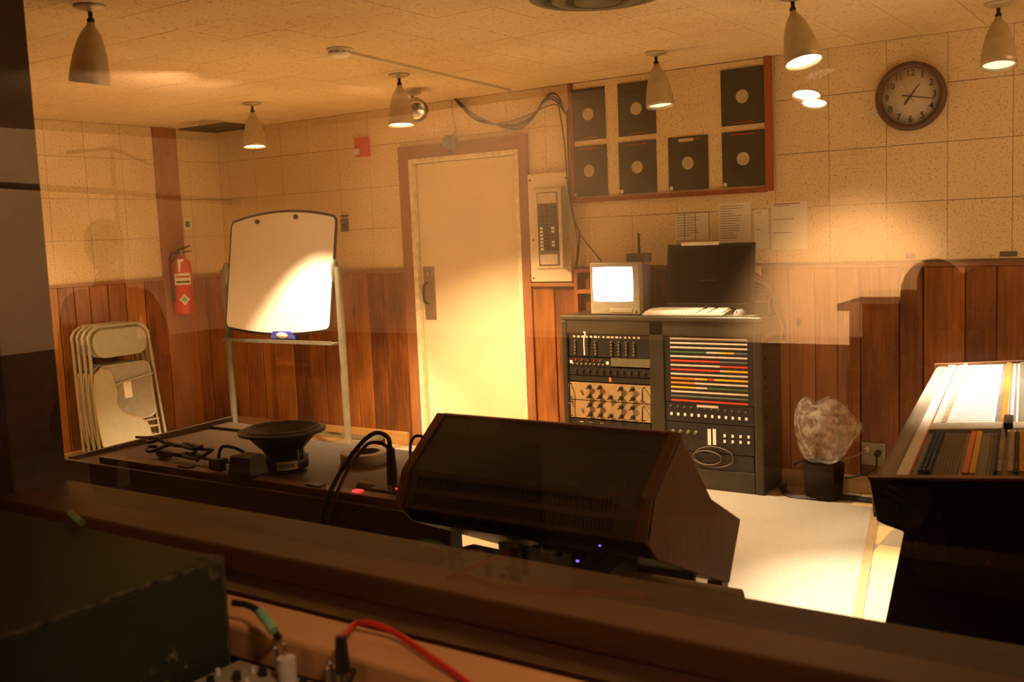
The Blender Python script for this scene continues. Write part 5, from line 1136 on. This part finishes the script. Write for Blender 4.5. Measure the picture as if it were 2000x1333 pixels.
# piano
pa = mir(1638, 592, -1.6); px0 = pa.x; py = pa.y
t = thing('upright_piano', 'dark upright piano of the dim room, mirrored in the window', 'piano', (px0+0.7, py, 0)); PW = MAHOG; ht = pa.z
box('case', (px0+0.04, py-0.30, 0.0), (px0+1.36, py-0.0, ht-0.03), PW, t, 0.004); box('lid', (px0, py-0.32, ht-0.03), (px0+1.4, py+0.03, ht), PW, t, 0.006)
box('key_bed', (px0+0.04, py, ht-0.48), (px0+1.36, py+0.26, ht-0.40), PW, t, 0.004); box('fallboard', (px0+0.04, py, ht-0.40), (px0+1.36, py+0.04, ht-0.26), PW, t, 0.003)
mbk = MB()
for k in range(52): mbk.box((px0+0.08+0.024*k, py+0.08, ht-0.40), (px0+0.102+0.024*k, py+0.22, ht-0.385))
tag(mbk.build('keys', CREAM, t), kind='stuff')
for x in (px0+0.04, px0+1.28): box('leg', (x, py+0.16, 0), (x+0.07, py+0.23, ht-0.48), PW, t, 0.005)
box('bottom_panel', (px0+0.12, py, 0.08), (px0+1.28, py+0.02, ht-0.5), PW, t)
# people (silhouettes in the reflection)
def person(label, loc, rz, pose, shirt, hair_r=1.0, group=None):
    t = thing('person', label, 'person', loc, (0, 0, rz), group=group)
    J = {}; E_ = []
    def v(n, p, r, par=None): J[n] = (p, r); 
    if pose == 'stand':
        hip = 0.93; kn = 0.5; J = {'pel':((0,0,hip),.145),'spi':((0,0,1.12),.125),'che':((0,0.005,1.30),.15),'nec':((0,0,1.46),.055),'hd0':((0,0.01,1.52),.062),
          'hL':((-.09,0,.88),.10),'kL':((-.10,.01,.5),.065),'aL':((-.10,-.02,.09),.045),'tL':((-.11,.14,.035),.04),'hR':((.09,0,.88),.10),'kR':((.10,.01,.5),.065),'aR':((.10,-.02,.09),.045),'tR':((.11,.14,.035),.04),
          'sL':((-.18,0,1.38),.065),'eL':((-.25,-.02,1.10),.045),'wL':((-.22,.12,.90),.028),'mL':((-.215,.16,.84),.032),'sR':((.18,0,1.38),.065),'eR':((.25,-.02,1.10),.045),'wR':((.22,.12,.90),.028),'mR':((.215,.16,.84),.032)}
    else:
        J = {'pel':((0,0,.56),.155),'spi':((0,.03,.74),.13),'che':((0,.06,.92),.15),'nec':((0,.09,1.07),.055),'hd0':((0,.11,1.13),.06),
          'hL':((-.09,.05,.53),.09),'kL':((-.12,.44,.52),.065),'aL':((-.12,.42,.09),.045),'tL':((-.12,.56,.035),.04),'hR':((.09,.05,.53),.09),'kR':((.12,.44,.52),.065),'aR':((.12,.42,.09),.045),'tR':((.12,.56,.035),.04),
          'sL':((-.18,.06,1.0),.065),'eL':((-.23,.18,.76),.045),'wL':((-.17,.40,.74),.028),'mL':((-.165,.46,.745),.032),'sR':((.18,.06,1.0),.065),'eR':((.23,.18,.76),.045),'wR':((.17,.40,.74),.028),'mR':((.165,.46,.745),.032)}
    ch = [('pel','spi'),('spi','che'),('che','nec'),('nec','hd0'),('pel','hL'),('hL','kL'),('kL','aL'),('aL','tL'),('pel','hR'),('hR','kR'),('kR','aR'),('aR','tR'),
          ('che','sL'),('sL','eL'),('eL','wL'),('wL','mL'),('che','sR'),('sR','eR'),('eR','wR'),('wR','mR')]
    for sd, sg in (('L', 1), ('R', -1)):                      # five unequal bent fingers
        w_, m_ = Vector(J['w'+sd][0]), Vector(J['m'+sd][0]); d = (m_-w_).normalized(); sv = Vector((1, 0, 0)); dn = Vector((0, .3, -1)).normalized()
        for k, l in enumerate((.062, .072, .068, .055)):
            b0 = m_ + d*.018 + sv*(k-1.5)*.019; J['f%s%da' % (sd, k)] = (tuple(b0 + d*l*.5), .009); J['f%s%db' % (sd, k)] = (tuple(b0 + d*l*.8 + dn*l*.35), .008)
            ch += [('m'+sd, 'f%s%da' % (sd, k)), ('f%s%da' % (sd, k), 'f%s%db' % (sd, k))]
        J['th%sa' % sd] = (tuple(w_ + d*.035 + sv*sg*.038), .010); J['th%sb' % sd] = (tuple(w_ + d*.075 + sv*sg*.05), .009); ch += [('w'+sd, 'th%sa' % sd), ('th%sa' % sd, 'th%sb' % sd)]
    names = list(J); ix = {n: i for i, n in enumerate(names)}
    me = bpy.data.meshes.new('body'); me.from_pydata([J[n][0] for n in names], [(ix[a], ix[b]) for a, b in ch], []); me.update()
    o = bpy.data.objects.new('body', me); COL.objects.link(o); o.parent = t; me.materials.append(shirt)
    o.modifiers.new('skin', 'SKIN')
    if not me.skin_vertices: 
        with bpy.context.temp_override(object=o, active_object=o): bpy.ops.mesh.customdata_skin_add()
    for i, n in enumerate(names): me.skin_vertices[0].data[i].radius = (J[n][1], J[n][1]*(0.72 if n in ('pel','spi','che') else 1.0)); me.skin_vertices[0].data[i].use_root = (n == 'pel')
    s_ = o.modifiers.new('sub', 'SUBSURF'); s_.levels = 1; s_.render_levels = 1
    h = Vector(J['hd0'][0]) + Vector((0, .015, .10)); hm = MB(); vs = []; n1_, m1_ = 20, 14
    for j in range(m1_+1):
        for i in range(n1_):
            th, ph = PI*j/m1_, 2*PI*i/n1_; x, y, z = math.sin(th)*math.cos(ph), math.sin(th)*math.sin(ph), -math.cos(th)
            k = 1 - 0.22*max(0, -z)*(1-abs(y)*.3); yy = y*.098*k
            if y > .7 and abs(x) < .25 and -.35 < z < .15: yy += .018*(1-abs(x)/.25)*(1-(z+.1)/.25 if z > -.1 else 1)
            if y > .75 and .12 < z < .32 and .2 < abs(x) < .55: yy -= .007
            vs.append((h.x + x*.076*k, h.y + yy, h.z + z*.118))
    hd = hm.add(vs, [(j*n1_+i, j*n1_+(i+1) % n1_, (j+1)*n1_+(i+1) % n1_, (j+1)*n1_+i) for j in range(m1_) for i in range(n1_)], True).build('head', SKIN, t, True)
    for sg in (-1, 1):
        MB().ell((h.x+sg*.078, h.y-.005, h.z-.005), .012, .018, .03, 10, 6).build('ear', SKIN, hd, True); MB().ell((h.x+sg*.03, h.y+.083, h.z+.02), .012, .008, .008, 10, 6).build('eye', WHITEP, hd, True)
    MB().ell((h.x, h.y+.082, h.z-.058), .024, .008, .006, 10, 6).build('mouth', REDL, hd, True)
    MB().ell((h.x, h.y-.02, h.z+.035), .086*hair_r, .098*hair_r, .098*hair_r, 18, 12).build('hair', HAIR, t, True)
    return t
p = mir(207, 500, -2.9)
pp = person('person in a dark shirt standing, mirrored dark left of the whiteboard', (p.x, p.y, 0), -0.5, 'stand', CLOTHA); pp.scale = (0.95, 0.95, 0.95)
pA = mir(1815, 560, -2.5)
person('seated person in a dark top before the piano, mirrored in the glass', (pA.x, pA.y, 0.02), PI*0.97, 'sit', CLOTHA, 1.1)
pB = mir(1885, 600, -2.95)
person('seated person in a pale striped shirt, mirrored at the right', (pB.x, pB.y, -0.06), 1.4, 'sit', CLOTHB, 0.98)
pC = mir(1990, 520, -3.35)
person('seated person closest to the glass, mirrored very dark at the far right', (pC.x, pC.y, 0.04), 0.4, 'sit', CLOTHA, 1.15)
for p, lab, zz in ((pA, 'dark round stool under the person at the piano', 0.43), (pB, 'dark round stool under the person in striped shirt', 0.35), (pC, 'dark round stool under the person closest to the glass', 0.45)):
    t = thing('stool', lab, 'stool', (p.x, p.y, 0)); MB().lathe([(0, zz), (0.17, zz-0.005), (0.175, zz-0.04), (0, zz-0.04)], (p.x, p.y, 0)).build('seat', LEATHER, t)
    for k in range(4): a = PI/4+k*PI/2; MB().cyl((p.x+.1*math.cos(a), p.y+.1*math.sin(a), zz-.04), (p.x+.16*math.cos(a), p.y+.16*math.sin(a), 0), .012, n=8).build('leg', BLACKM, t)
# microphone boom stand
a0 = mir(0, 362, -2.6); a1 = mir(225, 375, -2.2); a2 = mir(470, 397, -1.8)
t = thing('microphone_stand', 'long microphone boom stand of the dim room, mirrored at left', 'microphone stand', (a1.x, a1.y, 0))
MB().tube([a0, a1, a2], 0.018, 8).build('boom', BLACKM, t); MB().cyl((a1.x, a1.y, 0.03), (a1.x, a1.y, a1.z+0.25), 0.012, n=8).build('pole', BLACKM, t)
q0 = mir(130, 298, -2.3); q1 = mir(300, 322, -2.1); MB().tube([q0, Vector((a1.x, a1.y, a1.z+0.24)), q1], 0.01, 8).build('upper_arm', BLACKM, t)
for k in range(3): a = k*2*PI/3; MB().cyl((a1.x, a1.y, 0.12), (a1.x+.35*math.cos(a), a1.y+.35*math.sin(a), 0.012), .01, n=8).build('leg', BLACKM, t)
